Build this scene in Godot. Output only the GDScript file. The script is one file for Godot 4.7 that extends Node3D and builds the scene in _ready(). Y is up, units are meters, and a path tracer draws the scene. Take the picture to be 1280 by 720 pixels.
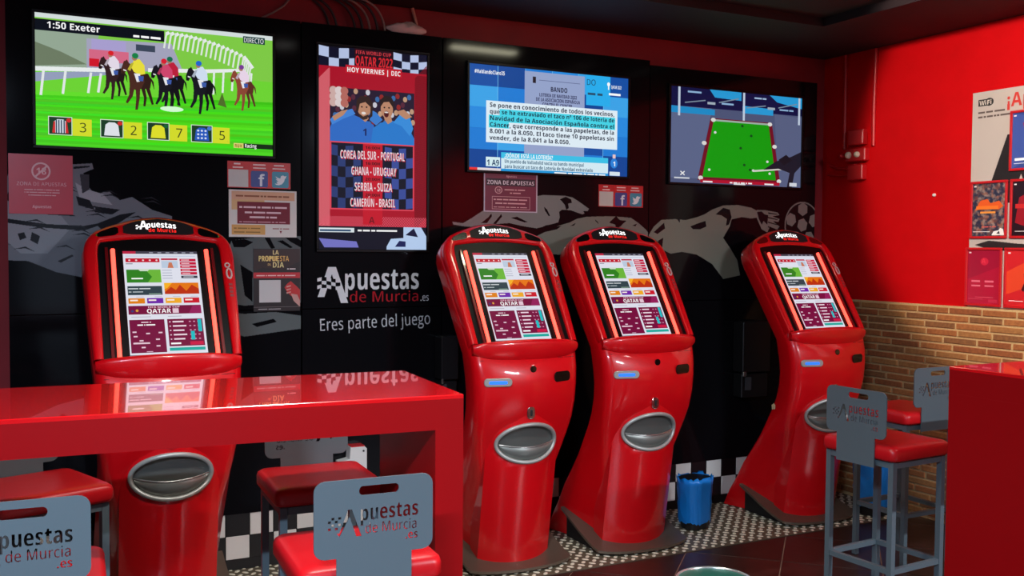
extends Node3D
# A betting shop corner: four red betting terminals in front of black display panels with four televisions,
# two red gloss tables with steel-backed stools, a red wall above brickwork on the right.

const CAM := Vector3(0, 1.64, 5.0)
const ROOM_L := -3.0
const ROOM_R := 5.0
const ROOM_B := -0.125
const ROOM_F := 7.5

# print on the black panels, metres from each panel's left edge and from the floor
const DOG1 := [0.058,1.784,0.122,1.777,0.176,1.807,0.232,1.842,0.296,1.881,0.409,1.909,0.505,1.919,0.583,1.94,0.632,1.949,0.712,1.948,0.772,1.948,0.823,1.939,0.864,1.918,0.936,1.876,0.926,1.862,0.895,1.861,0.906,1.848,0.89,1.842,0.854,1.852,0.813,1.864,0.753,1.867,0.733,1.853,0.738,1.823,0.728,1.792,0.673,1.778,0.644,1.773,0.624,1.764,0.585,1.755,0.497,1.766,0.41,1.782,0.335,1.776,0.251,1.767,0.177,1.757,0.122,1.76,0.063,1.768]
const DOG2 := [0.488,1.664,0.566,1.703,0.605,1.725,0.674,1.756,0.753,1.779,0.804,1.793,0.855,1.816,0.916,1.828,1.01,1.833,1.094,1.835,1.169,1.833,1.234,1.828,1.288,1.798,1.344,1.758,1.364,1.735,1.366,1.634,1.172,1.597,0.857,1.596,0.606,1.613]
const DOGK := [[0.737,1.926,0.777,1.942,0.813,1.928,0.818,1.908,0.793,1.903,0.798,1.877,0.781,1.867,0.772,1.893,0.752,1.915],[1.084,1.803,1.126,1.838,1.153,1.813,1.201,1.81,1.18,1.796,1.159,1.777,1.127,1.763,1.121,1.786,1.079,1.796],[0.633,1.881,0.653,1.864,0.673,1.83,0.665,1.826,0.638,1.86],[0.307,1.776,0.358,1.832,0.363,1.819,0.325,1.776],[0.42,1.812,0.458,1.819,0.526,1.791,0.507,1.788],[0.232,1.779,0.278,1.813,0.297,1.835,0.299,1.818,0.269,1.78],[0.979,1.814,0.998,1.8,1.002,1.788,0.981,1.806],[0.809,1.772,0.845,1.79,0.835,1.776],[1.245,1.783,1.275,1.793,1.267,1.779]]
const KEEP := [-0.004,1.72,0.037,1.778,0.092,1.82,0.191,1.827,0.277,1.823,0.363,1.842,0.421,1.861,0.48,1.892,0.569,1.921,0.69,1.927,0.798,1.912,0.853,1.891,0.87,1.853,0.8,1.842,0.722,1.85,0.639,1.834,0.624,1.788,0.573,1.715,0.635,1.644,0.69,1.572,0.715,1.475,0.578,1.452,0.487,1.548,0.367,1.607,0.251,1.624,0.166,1.612,0.095,1.641,0.066,1.687]
const GLOVE := [0.827,1.874,0.845,1.899,0.908,1.9,1.02,1.887,1.036,1.869,0.975,1.861,1.037,1.844,1.029,1.825,0.981,1.828,1.038,1.795,1.014,1.767,0.958,1.793,0.935,1.754,0.887,1.774,0.855,1.828]
const KEEPK := [[0.569,1.906,0.622,1.896,0.638,1.848,0.617,1.8,0.594,1.793,0.601,1.835,0.555,1.858,0.51,1.863],[0.313,1.783,0.364,1.801,0.43,1.82,0.438,1.785,0.387,1.766,0.335,1.766],[0.846,1.886,0.885,1.89,0.909,1.872,0.94,1.867,0.934,1.805,0.902,1.829,0.887,1.804,0.862,1.841],[0.037,1.744,0.113,1.803,0.121,1.768,0.065,1.733],[0.073,1.693,0.108,1.71,0.102,1.652,0.06,1.658],[0.212,1.825,0.233,1.83,0.231,1.805]]
const BALLC := [1.236,1.808]
const HORSE := [-0.029,1.918,-0.003,1.941,0.036,2.036,0.274,2.014,0.353,2.022,0.359,1.996,0.315,1.975,0.341,1.906,0.369,1.877,0.421,1.897,0.473,1.854,0.527,1.871,0.616,1.812,0.707,1.783,0.707,1.667,0.313,1.488,0.195,1.515,0.08,1.566,-0.034,1.57]
const HORSEK := [[-0.031,1.761,0.164,1.735,0.316,1.73,0.437,1.755,0.315,1.708,0.131,1.72,-0.031,1.743],[0.274,2.003,0.342,2.01,0.342,2.003,0.274,1.992],[0.283,1.867,0.341,1.85,0.361,1.806,0.293,1.826],[0.368,1.821,0.473,1.809,0.437,1.785,0.361,1.795],[0.002,1.876,0.116,1.844,0.282,1.774,0.164,1.779,-0.005,1.84],[0.039,1.69,0.065,1.697,0.074,1.672,0.048,1.661],[0.097,1.698,0.13,1.68,0.12,1.643,0.09,1.661],[0.202,1.566,0.263,1.596,0.27,1.589,0.216,1.559],[0.367,1.739,0.473,1.786,0.544,1.799,0.402,1.702],[-0.033,1.66,0.012,1.639,-0.033,1.649]]
const CAR := [0.988,1.669,1.089,1.683,1.335,1.695,1.342,1.338,1.342,1.219,1.049,1.187,0.961,1.218,0.963,1.599]
const CARK := [[0.988,1.669,1.051,1.676,1.095,1.661,1.051,1.635,1,1.635],[1.152,1.684,1.178,1.684,1.204,1.633,1.184,1.629],[1.204,1.73,1.243,1.73,1.335,1.673,1.335,1.637,1.282,1.666],[1.243,1.672,1.295,1.637,1.282,1.632,1.217,1.668],[1.031,1.548,1.091,1.51,1.09,1.362,1.052,1.395],[0.962,1.358,1.049,1.343,1.342,1.353,1.342,1.285,1.203,1.308,1.049,1.302,0.962,1.313],[1.087,1.25,1.196,1.273,1.211,1.257,1.112,1.234]]
var names := {}
var M := {}
var fonts := []
var glyphs := {}
var ts: TextServer

# ------------------------------------------------------------------ mesh building
class MB:
	var v := PackedVector3Array()
	var uv := PackedVector2Array()
	var g := PackedInt32Array()
	var xf := Transform3D()
	func tri(a: Vector3, b: Vector3, c: Vector3, grp := -1, ua := Vector2(), ub := Vector2(), uc := Vector2()) -> void:
		v.append(xf * a); v.append(xf * b); v.append(xf * c)
		uv.append(ua); uv.append(ub); uv.append(uc)
		g.append(grp)
	func quad(a: Vector3, b: Vector3, c: Vector3, d: Vector3, grp := -1, ua := Vector2(0, 1), ub := Vector2(0, 0), uc := Vector2(1, 0), ud := Vector2(1, 1)) -> void:
		tri(a, b, c, grp, ua, ub, uc)
		tri(a, c, d, grp, ua, uc, ud)
	func box(c: Vector3, s: Vector3) -> void:
		var h := s / 2.0
		var p := []
		for i in 8:
			p.append(c + Vector3(h.x if i & 1 else -h.x, h.y if i & 2 else -h.y, h.z if i & 4 else -h.z))
		quad(p[4], p[6], p[7], p[5]); quad(p[1], p[3], p[2], p[0])
		quad(p[0], p[2], p[6], p[4]); quad(p[5], p[7], p[3], p[1])
		quad(p[2], p[3], p[7], p[6]); quad(p[0], p[4], p[5], p[1])
	func loft(rings: Array, cap := true, grp := 0, closed := true) -> void:
		for k in rings.size() - 1:
			var a = rings[k]
			var b = rings[k + 1]
			var n: int = a.size()
			for i in (n if closed else n - 1):
				var j := (i + 1) % n
				quad(a[i], b[i], b[j], a[j], grp)
		if cap:
			for e in [0, rings.size() - 1]:
				var r = rings[e]
				var mid := Vector3()
				for p in r:
					mid += p
				mid /= r.size()
				for i in r.size():
					var j: int = (i + 1) % r.size()
					if e == 0:
						tri(r[i], r[j], mid, -1)
					else:
						tri(r[j], r[i], mid, -1)
	# a plate: a 2D outline (x, y) pushed out from z0 to z1, its edges chamfered
	func slab(poly: PackedVector2Array, z0: float, z1: float, bevel := 0.0, smooth := -1) -> void:
		var n := poly.size()
		var ins := PackedVector2Array()
		var area := 0.0
		for i in n:
			area += poly[i].cross(poly[(i + 1) % n])
		var sg := 1.0 if area > 0 else -1.0
		for i in n:
			var d0 := (poly[i] - poly[(i + n - 1) % n]).normalized()
			var d1 := (poly[(i + 1) % n] - poly[i]).normalized()
			var m := (Vector2(-d0.y, d0.x) + Vector2(-d1.y, d1.x)) * 0.5 * sg
			ins.append(poly[i] + m * (bevel / maxf(m.length_squared(), 0.35)))
		var rings := []
		var lay := [[ins, z0], [poly, z0 + bevel], [poly, z1 - bevel], [ins, z1]] if bevel > 0.0 else [[poly, z0], [poly, z1]]
		for l in lay:
			var r := PackedVector3Array()
			for p in l[0]:
				r.append(Vector3(p.x, p.y, l[1]))
			if sg > 0:
				r.reverse()
			rings.append(r)
		for k in rings.size() - 1:
			for i in n:
				var j := (i + 1) % n
				quad(rings[k][i], rings[k][j], rings[k + 1][j], rings[k + 1][i], smooth)
		var idx := Geometry2D.triangulate_polygon(lay[0][0])
		for i in range(0, idx.size(), 3):
			var q := []
			for k in 3:
				q.append(lay[0][0][idx[i + k]])
			if (q[1] - q[0]).cross(q[2] - q[0]) < 0:
				q.reverse()
			tri(Vector3(q[2].x, q[2].y, z1), Vector3(q[1].x, q[1].y, z1), Vector3(q[0].x, q[0].y, z1))
			tri(Vector3(q[0].x, q[0].y, z0), Vector3(q[1].x, q[1].y, z0), Vector3(q[2].x, q[2].y, z0))
	func tube(path: Array, r: float, seg := 8, closed := false) -> void:
		var rings := []
		var n := path.size()
		var up := Vector3(0.13, 0.97, 0.21).normalized()
		for i in n:
			var t: Vector3 = (path[(i + 1) % n] - path[(i + n - 1) % n]) if closed else (path[mini(i + 1, n - 1)] - path[maxi(i - 1, 0)])
			t = t.normalized()
			var s := t.cross(up)
			if s.length() < 0.05:
				s = t.cross(Vector3(1, 0.1, 0))
			s = s.normalized()
			var w := s.cross(t)
			up = w
			var ring := PackedVector3Array()
			for k in seg:
				var a := TAU * k / seg
				ring.append(path[i] + (s * cos(a) + w * sin(a)) * r)
			rings.append(ring)
		if closed:
			rings.append(rings[0])
		loft(rings, not closed, 0)
	func bar(a: Vector3, b: Vector3, t: float, t2 := -1.0) -> void:
		var old := xf
		var d := b - a
		var z := d.normalized()
		var ref := Vector3.UP if absf(z.y) < 0.9 else Vector3(1, 0, 0)
		var x := ref.cross(z).normalized()
		xf = old * Transform3D(Basis(x, z.cross(x), z), (a + b) / 2.0)
		var hw := t / 2.0
		var hh := (t2 if t2 > 0 else t) / 2.0
		slab(PackedVector2Array([Vector2(-hw, -hh), Vector2(hw, -hh), Vector2(hw, hh), Vector2(-hw, hh)]), -d.length() / 2.0, d.length() / 2.0, minf(hw, hh) * 0.2)
		xf = old
	# profile of (radius, height) pairs turned about y
	func lathe(prof: Array, seg := 32, at := Vector3.ZERO) -> void:
		var rings := []
		for p in prof:
			var r := PackedVector3Array()
			for k in seg:
				var a := TAU * k / seg
				r.append(at + Vector3(cos(a) * p[0], p[1], sin(a) * p[0]))
			rings.append(r)
		loft(rings, true, 0)
	func commit() -> ArrayMesh:
		var vol := 0.0
		for i in range(0, v.size(), 3):
			vol += v[i].dot(v[i + 1].cross(v[i + 2]))
		var st := SurfaceTool.new()
		st.begin(Mesh.PRIMITIVE_TRIANGLES)
		for t in g.size():
			st.set_smooth_group(g[t])
			for k in ([0, 1, 2] if vol <= 0.0 else [0, 2, 1]):
				st.set_uv(uv[t * 3 + k])
				st.add_vertex(v[t * 3 + k])
		st.generate_normals()
		st.index()
		return st.commit()

func rrect(w: float, h: float, r: float, c := Vector2.ZERO, seg := 4) -> PackedVector2Array:
	var p := PackedVector2Array()
	for q in 4:
		var cc := c + Vector2((w / 2 - r) * (1 if q == 0 or q == 3 else -1), (h / 2 - r) * (1 if q < 2 else -1))
		for k in seg + 1:
			var a := PI / 2 * (q + float(k) / seg)
			p.append(cc + Vector2(cos(a), sin(a)) * r)
	return p

func ellipse(rx: float, ry: float, c := Vector2.ZERO, n := 24) -> PackedVector2Array:
	var p := PackedVector2Array()
	for k in n:
		p.append(c + Vector2(cos(TAU * k / n) * rx, sin(TAU * k / n) * ry))
	return p

# ------------------------------------------------------------------ nodes
func numbered(n: String) -> String:
	names[n] = names.get(n, -1) + 1
	return n if names[n] == 0 else "%s_%03d" % [n, names[n]]

func tag(o: Node, label: String, category: String, group := "") -> void:
	o.set_meta("label", label)
	o.set_meta("category", category)
	if group != "":
		o.set_meta("group", group)

func thing(n: String, label: String, category: String, at := Vector3.ZERO, turn := 0.0, group := "") -> Node3D:
	var o := Node3D.new()
	o.name = numbered(n)
	add_child(o)
	o.position = at
	o.rotation_degrees.y = turn
	tag(o, label, category, group)
	return o

func part(n: String, m, material: Material, parent: Node, label := "") -> MeshInstance3D:
	var o := MeshInstance3D.new()
	o.name = numbered(n) if parent == self else n
	o.mesh = m.commit() if m is MB else m
	o.material_override = material
	parent.add_child(o, true)
	if label != "":
		o.set_meta("label", label)
	return o

func structure(n: String, m, material: Material) -> MeshInstance3D:
	var o := part(n, m, material, self)
	o.set_meta("kind", "structure")
	return o

func mat(c: Color, rough := 0.6, metal := 0.0, spec := 0.5) -> StandardMaterial3D:
	var m := StandardMaterial3D.new()
	m.albedo_color = c
	m.roughness = rough
	m.metallic = metal
	m.metallic_specular = spec
	return m

func coat(m: StandardMaterial3D, amount := 1.0, rough := 0.05) -> StandardMaterial3D:
	m.clearcoat_enabled = true
	m.clearcoat = amount
	m.clearcoat_roughness = rough
	return m

func glow(c: Color, e: float) -> StandardMaterial3D:
	var m := mat(c, 0.4)
	m.emission_enabled = true
	m.emission = c
	m.emission_energy_multiplier = e
	return m

func tex(c: Canvas) -> ImageTexture:
	return ImageTexture.create_from_image(c.im)

func printed(c: Canvas, rough := 0.6) -> StandardMaterial3D:
	var m := mat(Color.WHITE, rough)
	m.albedo_texture = tex(c)
	m.texture_repeat = false
	return m

func lit_screen(c: Canvas, e: float) -> StandardMaterial3D:
	var m := mat(Color(0.02, 0.02, 0.02), 0.4, 0.0, 0.25)
	m.emission_enabled = true
	m.emission_texture = tex(c)
	m.emission = Color.WHITE
	m.emission_operator = BaseMaterial3D.EMISSION_OP_MULTIPLY
	m.emission_energy_multiplier = e
	m.texture_repeat = false
	return m

func grain(c: Color, c2: Color, freq: float, seed_: int, scale: float, oct := 4) -> StandardMaterial3D:
	var m := mat(Color.WHITE, 0.7)
	var n := FastNoiseLite.new()
	n.seed = seed_
	n.frequency = freq
	n.fractal_octaves = oct
	var t := NoiseTexture2D.new()
	t.width = 256
	t.height = 256
	t.seamless = true
	t.noise = n
	var r := Gradient.new()
	r.set_color(0, c)
	r.set_color(1, c2)
	t.color_ramp = r
	m.albedo_texture = t
	m.uv1_triplanar = true
	m.uv1_world_triplanar = true
	m.uv1_scale = Vector3.ONE * scale
	return m

# a flat print or screen: a thin plate whose front (+z) carries the whole picture
func sheet(w: float, h: float, d: float, u0 := 0.0, u1 := 1.0, v0 := 0.0, v1 := 1.0) -> MB:
	var b := MB.new()
	var x := w / 2
	var y := h / 2
	b.quad(Vector3(-x, -y, d), Vector3(-x, y, d), Vector3(x, y, d), Vector3(x, -y, d), -1, Vector2(u0, v1), Vector2(u0, v0), Vector2(u1, v0), Vector2(u1, v1))
	var e := Vector2(u0 + 0.004, v0 + 0.004)
	var ring := [Vector3(-x, -y, 0), Vector3(-x, y, 0), Vector3(x, y, 0), Vector3(x, -y, 0)]
	for i in 4:
		var a: Vector3 = ring[i]
		var c: Vector3 = ring[(i + 1) % 4]
		b.quad(a, c, c + Vector3(0, 0, d), a + Vector3(0, 0, d), -1, e, e, e, e)
	b.quad(ring[3], ring[2], ring[1], ring[0], -1, e, e, e, e)
	return b

# ------------------------------------------------------------------ lettering and print
func outline(ch: String, bold: bool) -> Array:   # [advance, contours], size of the letters 1
	var key := ch + ("b" if bold else "r")
	if glyphs.has(key):
		return glyphs[key]
	var rid: RID = fonts[1 if bold else 0].get_rids()[0]
	var gi := ts.font_get_glyph_index(rid, 128, ch.unicode_at(0), 0)
	var adv := ts.font_get_glyph_advance(rid, 128, gi).x / 128.0
	var d := ts.font_get_glyph_contours(rid, 128, gi)
	var outs := []
	var start := 0
	if d.has("contours"):
		for e in d.contours:
			var raw := []
			for i in range(start, e + 1):
				raw.append(d.points[i])
			start = e + 1
			var p := PackedVector2Array()
			var n := raw.size()
			for i in n:
				var a: Vector3 = raw[i]
				var a2 := Vector2(a.x, a.y) / 128.0
				if a.z > 0.5 and a.z < 1.5:
					p.append(a2)
				else:
					var b: Vector3 = raw[(i + n - 1) % n]
					var c: Vector3 = raw[(i + 1) % n]
					var s := Vector2(b.x, b.y) / 128.0
					var t := Vector2(c.x, c.y) / 128.0
					if b.z < 0.5:
						s = (s + a2) / 2
					if c.z < 0.5:
						t = (t + a2) / 2
					for k in range(1 if b.z > 0.5 else 0, 5):
						var f := k / 5.0
						p.append(s.lerp(a2, f).lerp(a2.lerp(t, f), f))
			outs.append(p)
	glyphs[key] = [adv, outs]
	return glyphs[key]

func lettering(s: String, x: float, y: float, size: float, bold := false, fit := 0.0) -> Array:   # all contours of a line, y down
	var w := 0.0
	for ch in s:
		w += outline(ch, bold)[0] * size
	var kx := size * (fit / w if fit > 0.0 and w > 0 else 1.0)
	var out := []
	for ch in s:
		var o := outline(ch, bold)
		for c in o[1]:
			var p := PackedVector2Array()
			for q in c:
				p.append(Vector2(x + q.x * kx, y + q.y * size))
			out.append(p)
		x += o[0] * kx
	return out

func spans(polys: Array, y: float) -> Array:
	var xs := []
	for p in polys:
		var n: int = p.size()
		for i in n:
			var a: Vector2 = p[i]
			var b: Vector2 = p[(i + 1) % n]
			if (a.y <= y) != (b.y <= y):
				xs.append(a.x + (y - a.y) / (b.y - a.y) * (b.x - a.x))
	xs.sort()
	return xs

class Canvas:
	var im: Image
	var w: int
	var h: int
	var host
	func _init(host_, w_: int, h_: int, c: Color) -> void:
		host = host_
		w = w_
		h = h_
		im = Image.create(w, h, false, Image.FORMAT_RGBA8)
		im.fill(c)
	func rect(x: float, y: float, ww: float, hh: float, c: Color) -> void:
		im.fill_rect(Rect2i(roundi(x), roundi(y), maxi(1, roundi(ww)), maxi(1, roundi(hh))), c)
	func fr(x0: float, y0: float, x1: float, y1: float, c: Color) -> void:   # by fractions
		rect(x0 * w, y0 * h, (x1 - x0) * w, (y1 - y0) * h, c)
	func polys(ps: Array, c: Color) -> void:
		var y0 := 1e9
		var y1 := -1e9
		for p in ps:
			for q in p:
				y0 = minf(y0, q.y)
				y1 = maxf(y1, q.y)
		for y in range(maxi(0, int(y0)), mini(h - 1, int(y1) + 1) + 1):
			var xs: Array = host.spans(ps, y + 0.5)
			for i in range(0, xs.size() - 1, 2):
				var a := roundi(xs[i])
				var b := roundi(xs[i + 1])
				if b > a:
					im.fill_rect(Rect2i(a, y, b - a, 1), c)
	func poly(p: PackedVector2Array, c: Color) -> void:
		polys([p], c)
	func fp(a: Array, c: Color) -> void:   # polygon by fractions x, y, x, y ...
		var p := PackedVector2Array()
		for i in range(0, a.size(), 2):
			p.append(Vector2(a[i] * w, a[i + 1] * h))
		polys([p], c)
	func el(cx: float, cy: float, rx: float, ry: float, c: Color) -> void:
		polys([host.ellipse(rx * w, ry * h, Vector2(cx * w, cy * h), 28)], c)
	func ln(x0: float, y0: float, x1: float, y1: float, t: float, c: Color) -> void:
		var a := Vector2(x0 * w, y0 * h)
		var b := Vector2(x1 * w, y1 * h)
		var d := (b - a).normalized().orthogonal() * t * h / 2.0
		polys([PackedVector2Array([a + d, b + d, b - d, a - d])], c)
	# text by fractions: left, baseline, letter size (of the height), optional width
	func tx(s: String, x: float, y: float, size: float, c: Color, bold := false, fit := 0.0, grow := 0.0) -> void:
		var l: Array = host.lettering(s, x * w, y * h, size * h, bold, fit * w)
		for p in l.size():
			pass
		var per := []
		per = l
		polys(per, c)
		if grow > 0.0:
			for o in [Vector2(grow, 0), Vector2(-grow, 0), Vector2(0, grow), Vector2(0, -grow)]:
				var m := []
				for p in per:
					var q := PackedVector2Array()
					for k in p:
						q.append(k + o * h)
					m.append(q)
				polys(m, c)

	# small print that cannot be read: a stroke for each word
	func strokes(words: Array, x: float, y: float, size: float, c: Color, bold := false, fit := 0.0) -> void:
		var n := 0.0
		for k in words:
			n += k + 0.8
		var u := (fit / n) if fit > 0.0 else size * 0.5 * h / w
		for k in words:
			fr(x, y - size * (.48 if bold else .42), x + k * u, y - size * .04, c)
			x += (k + 0.8) * u

static func rgb(r: int, g: int, b: int) -> Color:
	return Color8(r, g, b)

# ------------------------------------------------------------------ what the screens show
func flag(c: Canvas, x: float, y: float, w: float, h: float, nx: int, ny: int, a: Color, b: Color, wave := 0.0) -> void:
	for i in nx:
		for j in ny:
			var s0 := sin(i * 0.9) * wave
			var s1 := sin((i + 1) * 0.9) * wave
			var xa := x + w * i / nx
			var xb := x + w * (i + 1) / nx
			var ya := y + h * j / ny
			var yb := y + h * (j + 1) / ny
			c.fp([xa, ya + s0, xb, ya + s1, xb, yb + s1, xa, yb + s0], a if (i + j) % 2 == 0 else b)

func horse(c: Canvas, x: float, y: float, s: float, body: Color, silk: Color, cap: Color) -> void:
	# a galloping horse seen from the front left with its rider crouched over the neck
	var k := 16.0 / 9.0
	var put := func(p: Array, col: Color) -> void:
		var o := []
		for i in range(0, p.size(), 2):
			o.append_array([x + p[i] * s / k, y + p[i + 1] * s])
		c.fp(o, col)
	var dark := body.darkened(.35)
	put.call([.12, -.12, .34, -.14, .44, .05, .40, .30, .22, .34, .1, .25], dark)          # quarters
	put.call([.40, -.05, .50, .1, .52, .35, .47, .2], dark)                                 # tail
	put.call([.24, .22, .36, .2, .44, .52, .50, .78, .44, .80, .36, .55], dark)            # hind legs
	put.call([.12, .25, .24, .25, .30, .6, .26, .86, .20, .86, .22, .6], dark)
	put.call([-.22, -.16, -.05, -.24, .2, -.18, .24, .12, .14, .34, -.04, .38, -.18, .24], body)   # chest
	put.call([-.18, .2, -.04, .3, -.10, .58, -.24, .80, -.30, .78, -.2, .54], body)        # fore legs
	put.call([-.02, .3, .12, .28, .10, .62, .04, .98, -.03, .98, .0, .62], body)
	put.call([-.20, .0, -.30, -.30, -.34, -.42, -.26, -.52, -.20, -.42, -.02, -.26, .02, .0], body)   # neck
	put.call([-.34, -.46, -.24, -.50, -.26, -.2, -.34, -.06, -.42, -.08, -.42, -.22], body)  # face
	put.call([-.40, -.16, -.33, -.14, -.34, -.06, -.41, -.07], dark)
	put.call([-.36, -.22, -.28, -.2, -.28, -.16, -.36, -.18], rgb(235, 235, 235))           # nose band
	put.call([-.14, -.30, -.06, -.52, .10, -.56, .24, -.38, .26, -.12, .1, -.08, -.06, -.16], silk)    # rider
	put.call([-.16, -.18, -.24, -.22, -.14, -.42, -.06, -.44], silk.darkened(.2))
	put.call([-.06, -.12, .12, -.12, .10, .12, .02, .14], rgb(235, 235, 240))                # breeches
	put.call([.06, -.05, .22, -.05, .2, .1, .08, .1], rgb(60, 90, 170))                      # cloth
	c.el(x - .04 * s / k, y - .58 * s, .075 * s / k, .08 * s, rgb(170, 120, 100))
	c.el(x - .02 * s / k, y - .65 * s, .09 * s / k, .085 * s, cap)

func screen_race() -> Canvas:
	var c := Canvas.new(self, 1024, 576, rgb(70, 190, 30))
	c.fr(0, 0, 1, .62, rgb(128, 205, 70))
	c.fr(0, .38, 1, .62, rgb(110, 215, 50))
	c.fp([0, .12, .25, .13, .22, .4, 0, .42], rgb(150, 170, 150))
	c.fp([0, .22, .1, .28, .2, .36, 0, .4], rgb(110, 125, 100))
	c.fp([.2, .16, .55, .14, .6, .36, .2, .4], rgb(165, 165, 190))
	c.fr(.22, .16, .36, .24, rgb(170, 160, 210))
	c.fr(.21, .24, .37, .33, rgb(215, 105, 135))
	c.fr(.21, .31, .25, .37, rgb(210, 20, 40))
	c.fr(.40, .17, .48, .22, rgb(60, 70, 90))
	c.fp([0, .45, .28, .4, .28, .43, 0, .52], rgb(150, 160, 190))
	c.fr(0, 0, 1, .035, rgb(215, 225, 225))
	for i in 22:   # bright turf in front, mown in streaks
		c.fp([0, .60 + i * .018, 1, .55 + i * .02, 1, .575 + i * .02, 0, .615 + i * .018], rgb(60 + (i * 7) % 26, 196 + (i * 13) % 36, 12 + (i * 5) % 22))
	c.fp([.0, .59, .3, .57, .3, .6, 0, .62], rgb(100, 225, 40))
	# rails
	c.fp([0, .405, .3, .375, .3, .405, 0, .44], rgb(235, 240, 240))
	for x in [[.02, .62], [.105, .60], [.205, .58], [.245, .57]]:
		c.ln(x[0], x[1], x[0] + .012, .42, .018, rgb(230, 235, 235))
	c.fp([.45, .35, .7, .32, .86, .29, .86, .315, .7, .35, .45, .38], rgb(235, 240, 240))
	for i in 5:
		c.ln(.73 + i * .042, .52 - i * .02, .735 + i * .042, .32, .016, rgb(230, 238, 235))
	for i in 22:
		var f := i / 21.0
		var x := .53 + .42 * f - .05 * maxf(0.0, f - .8) * 5
		var y := .05 + .21 * f * f
		c.ln(x, y, x + .008, y + .02, .03, rgb(235, 240, 240))
		c.ln(x, y, x - .012, y + .13, .014, rgb(225, 235, 225))
	horse(c, .30, .40, .22, rgb(50, 28, 30), rgb(230, 220, 235), rgb(220, 30, 40))
	horse(c, .40, .43, .26, rgb(75, 40, 30), rgb(235, 225, 60), rgb(20, 130, 70))
	horse(c, .545, .42, .24, rgb(28, 24, 32), rgb(190, 30, 60), rgb(20, 110, 80))
	horse(c, .52, .44, .24, rgb(22, 20, 30), rgb(210, 70, 110), rgb(220, 30, 50))
	horse(c, .67, .44, .25, rgb(20, 20, 30), rgb(210, 225, 245), rgb(30, 100, 210))
	horse(c, .86, .42, .22, rgb(140, 70, 50), rgb(235, 215, 235), rgb(120, 60, 150))
	c.el(.55, .66, .05, .022, rgb(215, 255, 215))
	c.fp([.75, .6, .77, .5, .79, .62], rgb(80, 110, 40))
	c.fr(0, .045, .52, .13, rgb(8, 12, 24))
	c.tx("1:50 Exeter", .045, .108, .07, Color.WHITE, true, .21)
	c.strokes([3, 4, 5], .39, .118, .04, Color.WHITE, true, .12)
	c.fr(.865, .02, .965, .075, rgb(20, 60, 60))
	c.tx("DIRECTO", .868, .07, .055, Color.WHITE, false, .092)
	var num := ["3", "2", "7", "5"]
	for i in 4:
		var x: float = [.05, .255, .447, .635][i]
		c.fr(x - .003, .775, x + .091, .915, rgb(230, 240, 225))
		c.fr(x, .78, x + .088, .91, rgb(25, 60, 35))
		var shirt: Color = [rgb(215, 225, 235), rgb(225, 228, 235), rgb(225, 225, 40), rgb(40, 90, 190)][i]
		c.fp([x + .012, .90, x + .018, .815, x + .032, .795, x + .056, .795, x + .070, .815, x + .076, .90], shirt)
		if i == 0:
			for k in 4:
				c.fr(x + .026 + k * .010, .80, x + .031 + k * .010, .90, rgb(50, 70, 90))
			c.fp([x + .012, .90, x + .018, .815, x + .024, .81, x + .024, .90], rgb(210, 40, 40))
			c.fp([x + .076, .90, x + .070, .815, x + .064, .81, x + .064, .90], rgb(210, 40, 40))
		if i == 3:
			for k in 9:
				c.el(x + .028 + (k % 3) * .016, .82 + (k / 3) * .03, .005, .008, rgb(220, 230, 250))
		c.el(x + .077, .80, .010, .016, [rgb(215, 40, 40), rgb(215, 40, 40), rgb(20, 100, 50), rgb(70, 120, 210)][i])
		c.fr(x + .092, .785, x + .168, .915, rgb(214, 222, 40))
		c.tx(num[i], x + .118, .885, .10, rgb(60, 70, 20))
	c.fr(.82, .905, .865, .945, rgb(225, 215, 120))
	c.fr(.865, .905, 1, .945, rgb(10, 40, 10))
	c.tx("RUK", .824, .94, .038, rgb(120, 90, 20), true, .036)
	c.tx("Racing", .87, .938, .042, Color.WHITE, true, .055)
	return c

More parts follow.
